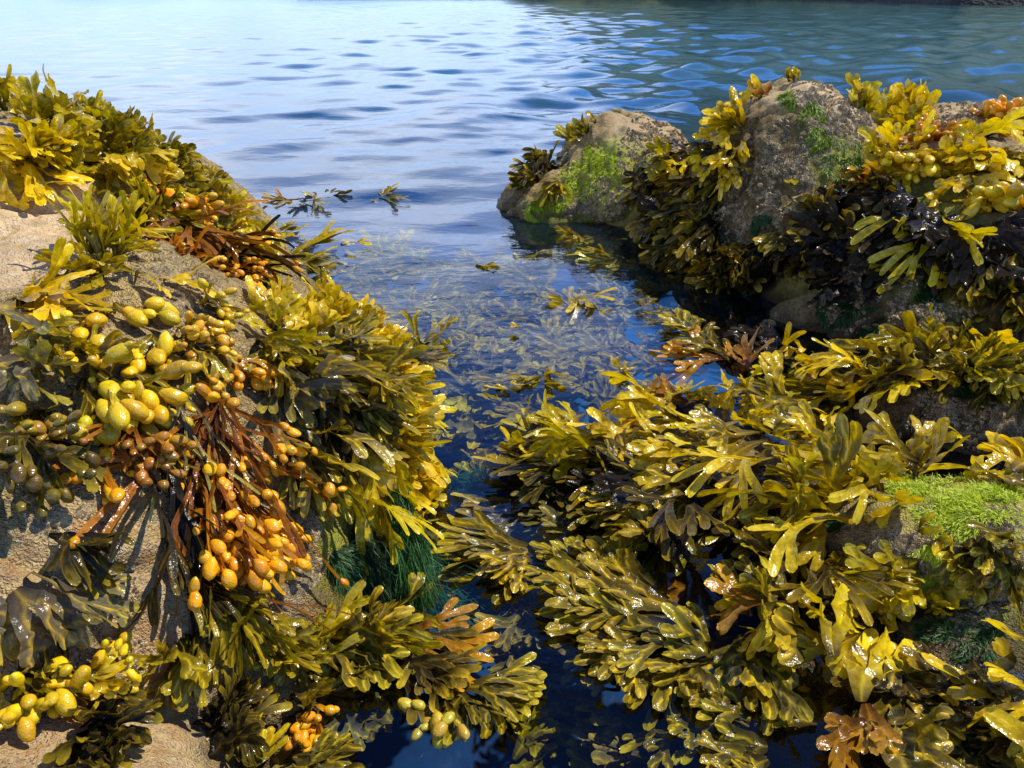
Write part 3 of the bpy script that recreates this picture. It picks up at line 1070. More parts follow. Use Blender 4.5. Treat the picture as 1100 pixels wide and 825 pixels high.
plant('short olive fan at the right of the olive strap blades', 'olive', (240, 640), (282, 695), 4, 15, G, lift=.4, gens=2, spread=14, fork=14)
plant('green fan at the bottom of the black blades', 'olive', (195, 690), (190, 765), 4, 15, G, lift=.3, gens=2, spread=22)
plant('dark twisted frond with yellow tips crossing the rusty stone', 'dark', (62, 572), (125, 625), 3, 13, G, lift=.4, gens=1, spread=10)
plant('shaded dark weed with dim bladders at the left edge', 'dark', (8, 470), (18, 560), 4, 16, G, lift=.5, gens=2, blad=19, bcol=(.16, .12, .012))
plant('large pale grey blade arching at the lower left corner', 'grey', (-4, 655), (40, 735), 3, 22, G, lift=.6, gens=2, spread=14)
plant('dull yellow fronds behind the pale grey blade', 'drab', (40, 690), (85, 735), 3, 14, G, lift=.5, gens=2, spread=25)
plant('wet yellow bladder weed in the lower left corner', 'olive', (25, 725), (30, 775), 4, 16, G, lift=.6, gens=2, blad=24, bcol=YEL)
plant('yellow frond with small round bladders near the lower left corner', 'sunny', (60, 740), (112, 775), 4, 15, G, lift=.5, gens=2, blad=17, bcol=YEL)
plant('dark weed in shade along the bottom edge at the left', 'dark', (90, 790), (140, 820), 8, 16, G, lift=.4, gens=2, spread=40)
plant('small brown blades on the rough stone right of the near face', 'dark', (300, 470), (318, 540), 5, 10, G, lift=.4, gens=2, spread=20)

# ---------------------------------------------------------------- left rock: the shoulder hanging over the channel
G = 'sunlit weed on the shoulder over the channel'
plant('upright yellow fan at the left start of the shoulder', 'sunny', (292, 362), (284, 322), 6, 15, G, lift=.6, droop=.6, spread=30)
plant('tallest yellow green blades on the shoulder crest', 'sunny', (325, 362), (330, 322), 7, 15, G, lift=.6, droop=.6, spread=35)
plant('bright folded fan at the top right of the shoulder crest', 'sunny', (350, 362), (376, 322), 7, 15, G, lift=.6, droop=.6, spread=30)
plant('bright yellow fingers pointing right from the shoulder top', 'sunny', (372, 375), (425, 345), 7, 14, G, lift=.5, droop=1, spread=24)
plant('yellow fingers at the middle right of the shoulder', 'sunny', (378, 395), (440, 372), 7, 14, G, lift=.5, droop=1.5, spread=24)
plant('sunny fan over the water at the right of the shoulder', 'sunny', (380, 405), (448, 408), 8, 14, G, lift=.5, spread=26)
plant('long brown backed blades draped across the shoulder', 'drab', (318, 385), (415, 455), 7, 18, G, lift=.5, spread=16, fork=15)
plant('long grey brown straps with yellow ribs under the draped blades', 'drab', (312, 395), (400, 500), 7, 18, G, lift=.5, spread=14, fork=15)
plant('silver grey blades with wet shine on the left of the shoulder', 'grey', (300, 395), (325, 495), 5, 18, G, lift=.4, spread=14, gens=2)
plant('dull olive weed between the bladders and the shoulder', 'olive', (282, 372), (300, 440), 7, 15, G, lift=.5, spread=22)
plant('yellow weed hanging at the outer edge of the shoulder', 'sunny', (375, 425), (460, 478), 8, 15, G, lift=.5, spread=20)
plant('dense golden fan at the lowest right tip of the shoulder', 'sunny', (380, 450), (462, 512), 9, 15, G, lift=.5, spread=20)
plant('bright yellow weed below the golden fan', 'sunny', (370, 470), (425, 560), 8, 16, G, lift=.4, spread=16, fork=16)
plant('long yellow tassel hanging to the green algae', 'sunny', (350, 470), (395, 588), 7, 15, G, lift=.4, spread=12, fork=14)
plant('tan blades hanging down the rough stone under the shoulder', 'drab', (318, 460), (335, 560), 5, 16, G, lift=.4, spread=12, gens=2)
plant('olive undergrowth in the middle of the shoulder', 'olive', (345, 410), (390, 470), 9, 15, G, lift=.4, spread=30)
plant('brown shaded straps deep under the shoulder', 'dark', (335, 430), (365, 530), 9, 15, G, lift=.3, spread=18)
plant('yellow blades low on the shoulder at the waterline', 'sunny', (400, 520), (448, 560), 6, 15, G, lift=.4, spread=24)

# ---------------------------------------------------------------- bottom left corner weed
G = 'weed at the foot of the left rock'
plant('olive fan with bright ribs below the green algae', 'drab', (372, 672), (425, 628), 4, 20, G, lift=.5, spread=18, droop=1, gens=2)
plant('glossy yellow blade curling up beside the olive fan', 'sunny', (330, 705), (368, 662), 3, 17, G, lift=.6, droop=1, gens=1, spread=16)
plant('olive frond with split tip pointing down right', 'drab', (345, 690), (402, 745), 4, 20, G, lift=.4, gens=2, spread=16)
plant('olive frond pointing right under the green algae', 'drab', (350, 690), (425, 715), 4, 17, G, lift=.4, gens=2, spread=16)
plant('narrow olive blades near the lower stones', 'olive', (310, 740), (355, 715), 5, 15, G, lift=.5, gens=2, spread=26, droop=1)
plant('dull weed between the lower stones and the strap blades', 'olive', (290, 690), (320, 740), 6, 15, G, lift=.4, gens=2, spread=30)
plant('brown weed with an orange lump at its base', 'orange', (325, 768), (330, 785), 6, 13, G, lift=.5, gens=1, spread=60, blad=15, bcol=ORG)
plant('star shaped yellow green rosette at the bottom edge', 'green', (268, 815), (268, 772), 8, 13, G, lift=.6, droop=1.0, radial=True, gens=1)
plant('floating olive blades right of the rosette', 'drab', (320, 810), (400, 800), 6, 16, G, z=.004, spread=30, gens=2)
plant('dark weed around the rosette on the lower stones', 'dark', (220, 790), (260, 760), 9, 14, G, lift=.4, gens=2, spread=60)
plant('dim sunken weed beside the lower stones', 'grey', (350, 770), (420, 790), 6, 17, G, z=-.02, spread=40, gens=2)
plant('wet brown fronds with sun glints drifting from the left rock', 'drab', (425, 680), (510, 700), 6, 17, G, z=.004, spread=22, gens=2, pals=['drab', 'orange', 'dark'])
plant('dark leathery blades leading down to the bladdered float', 'dark', (445, 700), (500, 745), 5, 15, G, z=.006, spread=16, gens=2)
plant('large floating plant with round yellow bladders at the bottom centre', 'drab', (490, 748), (500, 815), 8, 19, G, z=.003, spread=38, gens=2, blad=0, fork=18)
plant('few yellow bladders among the floating bottom blades', 'drab', (480, 760), (470, 810), 3, 15, G, z=.008, spread=30, gens=1, blad=20, bcol=(.55, .42, .03))
plant('grey sunken fronds at the bottom edge left of the dark water', 'grey', (330, 825), (400, 815), 6, 16, G, z=-.03, spread=50, gens=2)

# ---------------------------------------------------------------- channel: sunken and floating weed
G = 'pale sunken weed in the channel'
lab = 'pale grey green fronds fanned out under the blue water of the channel'
for (x, y, tx, ty, n_, w_, z_) in (
        (360, 288, 330, 300, 4, 8, -.05), (400, 300, 440, 292, 4, 8, -.06), (470, 285, 430, 300, 4, 8, -.06), (520, 285, 560, 295, 5, 8, -.03),
        (540, 300, 510, 312, 4, 8, -.05), (600, 310, 560, 325, 5, 8, -.05), (460, 330, 420, 318, 5, 9, -.05), (500, 345, 460, 360, 5, 9, -.05),
        (560, 345, 600, 352, 5, 9, -.04), (640, 330, 600, 340, 5, 9, -.03), (680, 350, 640, 362, 5, 9, -.03), (600, 375, 555, 372, 6, 9, -.03),
        (660, 385, 620, 375, 6, 9, -.02), (530, 380, 490, 372, 5, 9, -.05), (580, 400, 540, 415, 6, 9, -.02), (500, 410, 460, 400, 6, 10, -.04),
        (640, 410, 600, 420, 6, 9, -.02), (520, 440, 480, 455, 6, 11, -.05), (560, 430, 590, 440, 5, 10, -.03), (490, 460, 465, 490, 5, 12, -.06),
        (620, 440, 575, 450, 6, 11, -.02), (690, 400, 660, 395, 5, 9, -.02), (450, 380, 480, 392, 5, 9, -.04), (480, 310, 520, 318, 5, 8, -.07), (590, 330, 560, 342, 5, 8, -.06), (630, 360, 590, 356, 5, 9, -.05), (550, 385, 515, 398, 5, 9, -.06), (470, 425, 500, 432, 5, 10, -.06), (610, 425, 570, 428, 5, 10, -.05), (530, 410, 560, 395, 5, 9, -.05), (400, 320, 370, 312, 5, 8, -.07), (430, 345, 470, 345, 4, 8, -.06),
        (680, 325, 650, 318, 4, 8, -.04), (560, 460, 530, 470, 4, 11, -.05)):
    plant(lab, 'pale', (x, y), (tx, ty), n_ + 8, w_ * 1.6, G, z=z_ * .8 - .014, spread=80, gens=3, ruffle=.8, lenv=(.9, 1.7), jit=w_ * 1.8, pals=['pale', 'drab', 'pale', 'olive'])
G = 'small floats of weed in the channel'
plant('dark olive weed breaking the surface in the far middle of the channel', 'olive', (345, 212), (372, 208), 12, 6, G, z=-.003, spread=70, gens=2, pals=['olive', 'dark'])
plant('yellowish sprig at the right end of the surface weed line', 'olive', (405, 212), (428, 209), 12, 6, G, z=-.003, spread=45, gens=2)
plant('sparse brown sprigs at the left end of the surface weed line', 'dark', (320, 215), (285, 220), 12, 6, G, z=-.003, spread=40, gens=2, pals=['olive', 'dark', 'orange'])
plant('thin line of olive scraps between the ridge and the sprigs', 'olive', (290, 250), (320, 243), 6, 8, G, z=.006, spread=50, gens=2)
plant('yellow green frond floating just off the ridge end', 'green', (312, 272), (350, 258), 6, 9, G, z=.010, spread=35, gens=2)
plant('olive weed lapping the water at the end of the red strings', 'olive', (285, 275), (300, 290), 7, 9, G, z=.008, spread=60, gens=2)
plant('olive weed floating behind the shoulder crest', 'olive', (285, 300), (325, 308), 7, 10, G, z=.008, spread=50, gens=2)
plant('tiny pair of yellow tips alone on the water', 'sunny', (372, 262), (382, 259), 2, 7, G, z=.012, spread=30, gens=1)
plant('dark sprig with wet tips right of the shoulder crest', 'olive', (450, 370), (468, 352), 6, 10, G, z=.012, spread=50, gens=2)
plant('dull floating blades touching the right of the shoulder', 'grey', (440, 385), (465, 400), 6, 11, G, z=.004, spread=50, gens=2)
plant('small upright yellow tuft standing in the channel near the weed mat', 'sunny', (662, 400), (664, 390), 4, 7, G, z=.012, spread=60, gens=2)
plant('loose yellow scraps on the surface in mid channel', 'sunny', (560, 352), (550, 349), 3, 6, G, z=.008, spread=60, gens=1)
plant('yellow scraps below the small back boulder', 'sunny', (622, 318), (630, 330), 4, 7, G, z=.008, spread=70, gens=1)
plant('yellow bladdered scrap in mid channel near the mat', 'sunny', (548, 412), (540, 405), 3, 9, G, z=.006, spread=50, gens=1, blad=8)

lab = 'dim olive fronds sunk deep in dark blue water between the raft and floating fans'
for (x, y, tx, ty, z_) in ((500, 520, 470, 545, -.05), (520, 640, 480, 660, -.05), (600, 720, 560, 745, -.06), (640, 760, 600, 785, -.07), (570, 770, 600, 800, -.06),
                           (530, 600, 560, 625, -.06), (620, 660, 580, 680, -.05), (660, 720, 630, 700, -.05), (480, 560, 510, 580, -.06), (690, 770, 650, 790, -.06)):
    plant(lab, 'drab', (x, y), (tx, ty), 8, 17, 'fronds sunk deep in the near channel', z=z_, spread=75, gens=3, lenv=(.9, 1.7), jit=22, pals=['drab', 'pale', 'olive'])

# ---------------------------------------------------------------- floating rafts left of the near right weed
G = 'floating grey green raft in front of the mat'
plant('slender grey green fronds at the far left of the raft', 'pale', (560, 585), (478, 580), 5, 13, G, z=-0.007, spread=20, gens=3, fork=16)
plant('translucent grey blades at the back of the raft', 'grey', (610, 545), (500, 550), 6, 15, G, z=-0.007, spread=18, gens=3, fork=15)
plant('blue grey blades in the middle of the raft', 'pale', (640, 565), (545, 575), 6, 15, G, z=-0.010, spread=20, gens=3, fork=16)
plant('brown edged strap leading the raft to the left', 'drab', (580, 600), (472, 588), 4, 15, G, z=-0.004, spread=10, gens=2, fork=14)
plant('yellow tipped fan at the near left of the raft', 'drab', (580, 600), (475, 612), 5, 17, G, z=-0.004, spread=14, gens=3, fork=15)
plant('grey sunken blades under the raft', 'grey', (560, 620), (500, 640), 5, 15, G, z=-0.037, spread=35, gens=3)
plant('olive fan right of the yellow tipped fan', 'drab', (630, 620), (560, 590), 5, 17, G, z=-0.003, spread=20, gens=3)
plant('pale small lobed fans in the dark water below the raft', 'pale', (570, 660), (555, 695), 6, 11, G, z=-0.013, spread=45, gens=3)
plant('drowned pale fans deeper in the dark water', 'pale', (560, 700), (530, 730), 6, 11, G, z=-0.027, spread=50, gens=3)
plant('narrow sunken blades beside the bladdered float', 'pale', (540, 720), (560, 745), 5, 12, G, z=-0.022, spread=40, gens=3)

# ---------------------------------------------------------------- large floating fans, bottom centre
G = 'large olive fans floating in the near water'
plant('broadest olive fan spread on the near water, veined yellow', 'drab', (725, 655), (600, 618), 7, 22, G, z=-0.003, spread=18, gens=3, fork=19)
plant('upper olive fan with shining folded blades', 'olive', (720, 630), (655, 585), 6, 21, G, z=0.001, spread=20, gens=3, fork=18)
plant('long olive fan reaching left over the dark water', 'drab', (730, 680), (610, 655), 7, 20, G, z=-0.004, spread=14, gens=3, fork=17)
plant('olive fan with ribbed lobes below the broadest fan', 'drab', (740, 700), (640, 690), 7, 21, G, z=-0.003, spread=18, gens=3, fork=18)
plant('yellow ribbed straps dropping left at the bottom centre', 'drab', (760, 700), (690, 745), 5, 24, G, z=-0.002, spread=16, gens=2, fork=18)
plant('lone fan drifting left in the dark water', 'drab', (680, 690), (590, 690), 3, 18, G, z=-0.007, spread=20, gens=3, fork=22)
plant('muddy brown sunken weed at the heart of the floating fans', 'dark', (740, 640), (700, 660), 6, 20, G, z=-0.027, spread=60, gens=2, pals=['dark', 'orange', 'drab'])
plant('short yellow tipped fan left of the orange tuft', 'drab', (780, 720), (700, 740), 5, 19, G, z=-0.004, spread=20, gens=3)
plant('yellow tipped straps with plump ends at the bottom', 'drab', (820, 790), (750, 765), 6, 20, G, z=-0.002, spread=24, gens=2, fork=15)
plant('olive straps in front of the plump ends', 'drab', (800, 765), (748, 735), 5, 18, G, z=-0.003, spread=22, gens=2)
plant('grey drowned straps at the bottom edge under the fans', 'grey', (700, 800), (640, 825), 6, 18, G, z=-0.037, spread=30, gens=2)
plant('shaded olive blades at the bottom edge by the dark water', 'drab', (740, 780), (690, 790), 5, 18, G, z=-0.011, spread=35, gens=2)

# ---------------------------------------------------------------- the mat over the hidden reef
G = 'yellow weed mat over the hidden reef'
H = dict(z=None)
plant('golden fronds at the far left tip of the mat', 'sunny', (630, 488), (528, 478), 8, 16, G, z=.022, spread=16, gens=3, fork=17)
plant('dark wet fringe under the left tip of the mat', 'dark', (640, 505), (530, 505), 9, 15, G, z=.008, spread=18, gens=3)
plant('two upright olive fingers at the left of the mat', 'green', (572, 468), (568, 428), 3, 15, G, z=.03, spread=18, gens=1, lift=.3)
plant('shiny golden blades just behind the left tip', 'sunny', (650, 470), (555, 455), 8, 16, G, z=.034, spread=18, gens=3, fork=17)
plant('yellow forked blades hanging forward from the mat', 'sunny', (660, 480), (600, 510), 6, 17, G, z=.030, spread=22, gens=2)
plant('bright yellow lobes on the upper middle of the mat', 'sunny', (735, 450), (645, 447), 8, 16, G, z=.034, spread=20, gens=3)
plant('orange based yellow fan at the back of the mat', 'sunny', (745, 425), (690, 415), 7, 15, G, z=.030, spread=28, gens=3, pals=['sunny', 'orange'])
plant('golden forked frond near the centre of the mat', 'sunny', (730, 475), (650, 470), 5, 17, G, z=.044, spread=20, gens=2)
plant('pointed yellow strap with forked tip, lowest in the mat', 'sunny', (760, 500), (670, 497), 4, 17, G, z=.044, spread=10, gens=2, fork=16)
plant('broad olive brown blades facing the sky on the mat', 'drab', (800, 470), (720, 470), 7, 21, G, z=.045, spread=20, gens=2)
plant('yellow lobes behind the broad brown blades', 'sunny', (800, 430), (745, 415), 8, 15, G, z=.040, spread=30, gens=3)
plant('small yellow tips at the back right of the mat', 'sunny', (850, 440), (800, 418), 7, 15, G, z=.04, spread=35, gens=3)
plant('wet green brown blades shining at the right of the mat', 'drab', (850, 465), (800, 450), 6, 22, G, z=.06, spread=25, gens=2)
plant('brown tangled underweed in the front of the mat', 'dark', (740, 520), (610, 535), 12, 15, G, z=.012, spread=22, gens=3, pals=['dark', 'black', 'drab'])
plant('narrow yellow straps dipping into the water in front of the mat', 'drab', (740, 535), (640, 550), 5, 17, G, z=.006, spread=20, gens=2)
plant('olive straps with bright ribs hanging below the mat centre', 'drab', (720, 530), (690, 590), 7, 19, G, z=.008, spread=26, gens=2)
plant('dark blades in the hollow right of the hanging straps', 'black', (800, 520), (770, 560), 9, 17, G, z=.004, spread=40, gens=2)
plant('yellow blades reaching down over the dark hollow', 'sunny', (840, 480), (765, 540), 7, 18, G, z=.055, spread=18, gens=2)
plant('black glistening weed beneath the reef edge', 'black', (760, 560), (700, 570), 8, 15, G, z=.003, spread=40, gens=2)

# ---------------------------------------------------------------- right shelf: weed between the mat and the rocks
G = 'weed on the right shelf'
plant('bright lobed yellow fan in the middle of the right shelf', 'sunny', (930, 500), (855, 485), 7, 18, G, z=.075, spread=22, gens=2)
plant('long wet brown strap with yellow fork, left of the lime rock', 'drab', (930, 525), (815, 545), 6, 19, G, z=.07, spread=14, gens=2)
plant('olive fan with grey sheen drooping toward the dark hollow', 'drab', (915, 540), (830, 585), 8, 19, G, z=.06, spread=22, gens=3)
plant('yellow blades on the left of the lime rock', 'sunny', (925, 520), (935, 560), 6, 17, G, lift=.5, spread=30, gens=2)
plant('glossy yellow strap falling down the lime rock', 'sunny', (940, 540), (965, 585), 3, 18, G, lift=.5, spread=14, gens=1)
plant('yellow tips behind the lime rock', 'sunny', (965, 505), (920, 470), 8, 17, G, z=.08, spread=40, gens=2)
plant('golden fronds under the bushy shelf weed', 'sunny', (900, 480), (850, 465), 7, 17, G, z=.07, spread=35, gens=2)
plant('single pale olive leaf alone right of the shelf', 'drab', (1025, 462), (1005, 458), 2, 13, G, z=.08, spread=12, gens=1)
plant('wet olive hand shaped frond on the right of the lime rock', 'sunny', (1075, 520), (1085, 470), 6, 18, G, z=.09, spread=30, gens=2)
plant('yellow weed entering from the right edge beside the lime rock', 'sunny', (1110, 540), (1070, 500), 7, 19, G, z=.09, spread=30, gens=2)
plant('grey gold blade at the right edge below the lime top', 'drab', (1110, 560), (1075, 550), 4, 20, G, z=.08, spread=25, gens=1)
plant('small curled yellow leaves on the face of the lime rock', 'sunny', (1000, 580), (1020, 590), 3, 12, G, lift=.5, spread=50, gens=1)
plant('arched yellow frond in front of the lime rock', 'sunny', (975, 605), (905, 612), 4, 21, G, z=.055, spread=12, gens=2)
plant('yellow lobes under the arched frond', 'sunny', (960, 612), (930, 650), 5, 17, G, lift=.6, spread=24, gens=2)
plant('small yellow scraps low on the lime rock', 'sunny', (1010, 640), (995, 665), 4, 12, G, lift=.4, spread=40, gens=1)
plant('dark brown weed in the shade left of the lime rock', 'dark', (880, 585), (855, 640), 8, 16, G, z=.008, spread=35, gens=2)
plant('tan and yellow weed on the small stones by the hollow', 'drab', (890, 590), (880, 620), 7, 15, G, z=.03, spread=40, gens=2)

G = 'weed draped on the low rock at the right'
plant('brown fronds with gold tips hanging left off the low rock', 'drab', (1000, 375), (935, 440), 9, 17, G, z=None, lift=.4, spread=22, gens=3, depth=.97)
plant('dark veined straps in the middle of the low rock', 'drab', (1005, 378), (985, 445), 9, 17, G, lift=.4, spread=20, gens=3, depth=.95)
plant('yellow leaves on top of the low rock', 'sunny', (1000, 372), (975, 362), 6, 16, G, lift=.5, spread=50, gens=2, droop=1)
plant('lit golden leaves hanging at the far right of the low rock', 'sunny', (1060, 378), (1070, 415), 8, 18, G, lift=.5, spread=35, gens=2)
plant('yellow ear shaped leaves right of the low rock top', 'sunny', (1040, 375), (1040, 395), 6, 18, G, lift=.5, spread=45, gens=2)
plant('yellow leaves at the right edge over the low rock', 'sunny', (1095, 385), (1085, 420), 6, 18, G, lift=.5, spread=40, gens=2)
plant('brown weed with thin red stems at the left of the low rock', 'drab', (935, 385), (885, 400), 8, 15, G, z=.05, spread=32, gens=2, pals=['drab', 'rust', 'sunny'])
plant('shaded olive fan behind the narrow green ribbon', 'drab', (930, 395), (905, 445), 7, 16, G, z=.05, spread=30, gens=2)
plant('olive straps draped down the front of the low rock', 'drab', (1035, 398), (1030, 455), 7, 16, G, lift=.3, spread=22, gens=3)
plant('brown fringe hanging at the right end of the low rock', 'dark', (1080, 400), (1078, 460), 7, 16, G, lift=.3, spread=20, gens=3, pals=['dark', 'drab'])
plant('dark gold fringe at the left end of the low rock', 'drab', (975, 400), (968, 455), 7, 15, G, lift=.3, spread=20, gens=3, pals=['dark', 'drab', 'sunny'])
plant('yellow brown scraps clinging below the lime cap', 'drab', (1040, 590), (1030, 640), 5, 14, G, lift=.3, spread=26, gens=2)
plant('dark weed hanging on the shaded right of the lime rock', 'dark', (1085, 590), (1075, 650), 7, 17, G, lift=.3, spread=24, gens=2, pals=['dark', 'drab'])
G = 'weed in the dark pool below the tall boulder'
plant('olive and rust weed floating at the left of the dark pool', 'olive', (780, 385), (720, 370), 9, 13, G, z=.004, spread=35, gens=2, pals=['olive', 'orange', 'drab'])
plant('streaked olive fronds under the surface at the pool mouth', 'drab', (760, 360), (710, 350), 8, 12, G, z=-.004, spread=35, gens=2)
plant('upright orange leaf standing out of the dark pool', 'orange', (800, 390), (790, 365), 3, 13, G, z=.02, spread=20, gens=1)
plant('yellow curled leaves at the right of the dark pool', 'sunny', (850, 385), (835, 400), 4, 12, G, z=.02, spread=50, gens=1)
plant('wet black weed filling the dark pool', 'black', (840, 370), (790, 360), 10, 14, G, z=.003, spread=50, gens=2)
plant('yellow scraps in front of the dark pool', 'sunny', (830, 405), (810, 395), 4, 12, G, z=.01, spread=50, gens=1)

# ---------------------------------------------------------------- near right corner
G = 'weed in the near right corner'
plant('amber orange tuft with glossy blades, roots toward the dark gap', 'orange', (838, 660), (765, 650), 5, 22, G, z=.03, spread=20, gens=2, pals=['orange', 'drab'])
plant('olive lobes above the amber tuft', 'drab', (830, 640), (765, 625), 5, 18, G, z=.025, spread=18, gens=2)
plant('thin brown frond arching over the amber tuft', 'drab', (830, 590), (775, 615), 4, 15, G, z=.04, spread=14, gens=1, pals=['drab', 'orange'])
plant('tallest glossy yellow frond, ribbed and folded, pointing up', 'sunny', (910, 715), (882, 630), 4, 27, G, z=.04, spread=10, gens=2, fork=12)
plant('wide olive fan at the foot of the tall glossy frond', 'drab', (905, 700), (860, 715), 4, 26, G, z=.03, spread=20, gens=2)
plant('veined yellow olive frond with blunt lobes below the tall frond', 'sunny', (915, 720), (860, 765), 4, 26, G, z=.02, spread=18, gens=2)
plant('narrow folded yellow frond left of the tall frond', 'sunny', (845, 680), (828, 745), 4, 18, G, z=.02, spread=10, gens=1)
plant('grey olive straps fanning under the amber tuft', 'drab', (805, 690), (815, 765), 5, 21, G, z=.005, spread=22, gens=2)
plant('brown orange weed at the bottom edge, roots pointing up', 'orange', (930, 760), (880, 820), 5, 24, G, z=.012, spread=26, gens=2, pals=['drab', 'drab', 'orange'])
plant('dark weed with yellow tips along the bottom right', 'dark', (970, 750), (985, 815), 8, 21, G, z=.008, spread=26, gens=2, pals=['dark', 'drab'])
plant('olive blades in the lower gap right of the tall frond', 'drab', (950, 720), (990, 760), 6, 21, G, z=.006, spread=26, gens=2)
plant('yellow tipped straps at the right picture edge', 'sunny', (1110, 720), (1060, 700), 6, 22, G, z=.05, spread=22, gens=2)
plant('bright yellow weed in the lower right corner', 'sunny', (1120, 800), (1075, 770), 7, 24, G, z=.05, spread=26, gens=2)
plant('olive straps sweeping left from the right edge', 'drab', (1110, 750), (1050, 770), 6, 22, G, z=.03, spread=20, gens=2)
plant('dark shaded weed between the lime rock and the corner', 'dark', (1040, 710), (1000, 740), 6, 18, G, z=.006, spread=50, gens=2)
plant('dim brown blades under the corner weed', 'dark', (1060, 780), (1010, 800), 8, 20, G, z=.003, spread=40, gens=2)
plant('olive leaves floating at the bottom edge centre right', 'drab', (850, 810), (800, 815), 6, 20, G, z=.003, spread=30, gens=2)

# ---------------------------------------------------------------- back boulders
G = 'weed on the small back boulder'
plant('dark bushy weed at the left shoulder of the small back boulder', 'dark', (592, 165), (560, 180), 10, 9, G, lift=.5, spread=45)
plant('olive tufts on the left top of the small back boulder', 'olive', (625, 145), (615, 132), 8, 9, G, lift=.6, spread=60, droop=1)
plant('blackish weed at the waterline left of the small back boulder', 'dark', (575, 190), (552, 205), 10, 9, G, lift=.4, spread=45)
plant('brown sprigs below the lime patch of the small back boulder', 'olive', (600, 200), (592, 225), 6, 8, G, lift=.4, spread=40, gens=2)
plant('dark weed in the cleft right of the small back boulder', 'dark', (712, 185), (690, 225), 9, 10, G, lift=.4, spread=35)
plant('yellow reflecting weed in the water under the small back boulder', 'olive', (640, 255), (610, 262), 9, 9, G, z=-.006, spread=45, pals=['olive', 'sunny'])
plant('submerged olive weed at the water foot of the small back boulder', 'olive', (670, 275), (640, 290), 9, 9, G, z=-.006, spread=45, pals=['olive', 'drab'])

G = 'weed on the tall boulder'
plant('yellow frilled weed at the upper left edge of the tall boulder', 'sunny', (795, 135), (760, 135), 9, 12, G, lift=.6, spread=40, droop=2)
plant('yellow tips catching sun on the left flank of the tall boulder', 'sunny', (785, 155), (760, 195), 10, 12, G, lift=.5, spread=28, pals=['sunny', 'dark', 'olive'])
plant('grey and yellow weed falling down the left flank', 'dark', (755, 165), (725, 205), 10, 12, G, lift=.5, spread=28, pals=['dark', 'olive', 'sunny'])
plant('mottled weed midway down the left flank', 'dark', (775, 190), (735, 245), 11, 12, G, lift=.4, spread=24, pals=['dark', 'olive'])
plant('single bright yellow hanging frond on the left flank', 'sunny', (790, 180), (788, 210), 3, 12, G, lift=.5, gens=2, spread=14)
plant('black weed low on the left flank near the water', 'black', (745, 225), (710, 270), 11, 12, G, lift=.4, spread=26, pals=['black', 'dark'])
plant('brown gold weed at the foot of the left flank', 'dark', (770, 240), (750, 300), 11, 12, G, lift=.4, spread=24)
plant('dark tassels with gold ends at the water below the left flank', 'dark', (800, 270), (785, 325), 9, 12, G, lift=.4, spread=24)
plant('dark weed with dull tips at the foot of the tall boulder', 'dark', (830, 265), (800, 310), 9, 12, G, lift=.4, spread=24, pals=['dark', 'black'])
plant('sparse yellow bits on the crest of the tall boulder', 'sunny', (848, 88), (846, 78), 6, 9, G, lift=.7, spread=60, droop=.6, gens=2)
plant('brown frilled weed on the left of the crest', 'orange', (815, 105), (800, 102), 6, 10, G, lift=.6, spread=50, droop=1, gens=2, pals=['sunny', 'orange'])
plant('golden plumes behind the crest to its right', 'sunny', (925, 112), (925, 90), 9, 11, G, lift=.6, spread=40, droop=.5, gens=3)
plant('highest golden bush on the right of the crest', 'sunny', (980, 125), (990, 92), 11, 12, G, lift=.6, spread=40, droop=.6)
plant('golden bush in front of the highest golden bush', 'sunny', (975, 135), (970, 155), 10, 12, G, lift=.7, spread=50, droop=2)
plant('yellow bush left of the orange band on the crest', 'sunny', (950, 120), (940, 105), 8, 12, G, lift=.6, spread=40, droop=.6)
plant('orange band of weed below the golden bush', 'orange', (990, 155), (985, 172), 9, 12, G, lift=.5, spread=50, gens=2, blad=9, bcol=ORG)
plant('glossy yellow fingers at the left end of the big bush', 'sunny', (960, 170), (958, 205), 8, 14, G, lift=.6, spread=30, gens=2)
plant('swollen yellow knobs in the big bush', 'sunny', (985, 175), (995, 200), 6, 11, G, lift=.6, spread=35, gens=2, blad=15, bcol=YEL)
plant('white shining blades at the right of the knobs', 'sunny', (1030, 170), (1025, 215), 9, 15, G, lift=.6, spread=28, gens=2)
plant('bright parted frond hanging lowest from the big bush', 'sunny', (1045, 205), (1052, 245), 4, 16, G, lift=.5, spread=16, gens=2)
plant('yellow weed on the right of the big bush', 'sunny', (1070, 170), (1090, 195), 9, 14, G, lift=.6, spread=40, gens=2)
plant('knobbly orange weed at the right edge of the back rocks', 'orange', (1080, 140), (1090, 125), 8, 12, G, lift=.6, spread=50, gens=2, droop=1, blad=12, bcol=ORG)
plant('dark gold weed in the gap before the pale boulder top', 'dark', (1045, 150), (1030, 160), 9, 12, G, lift=.5, spread=50, pals=['dark', 'orange', 'sunny'])
plant('yellow tuft at the far right edge over the water', 'sunny', (1095, 128), (1092, 112), 7, 11, G, lift=.6, spread=45, droop=.6, gens=2)
plant('amber knob with bladders at the right edge', 'orange', (1075, 225), (1085, 240), 6, 12, G, lift=.6, spread=45, gens=2, blad=19, bcol=YEL)
plant('grey tassel with pale ends in the centre of the shaded face', 'black', (905, 205), (890, 255), 9, 12, G, lift=.4, spread=18, pals=['black', 'dark', 'grey'])
plant('dark tassel below the centre of the shaded face', 'dark', (890, 250), (880, 305), 9, 12, G, lift=.4, spread=20, pals=['black', 'dark'])
plant('brown weed beneath the orange end of the big bush', 'dark', (955, 195), (930, 225), 8, 12, G, lift=.4, spread=26, gens=2, pals=['dark', 'orange'])
plant('yellow fingered hand shaped weed lit on the right of the shaded face', 'sunny', (1010, 232), (942, 300), 7, 15, G, lift=.5, spread=16, gens=2, fork=15)
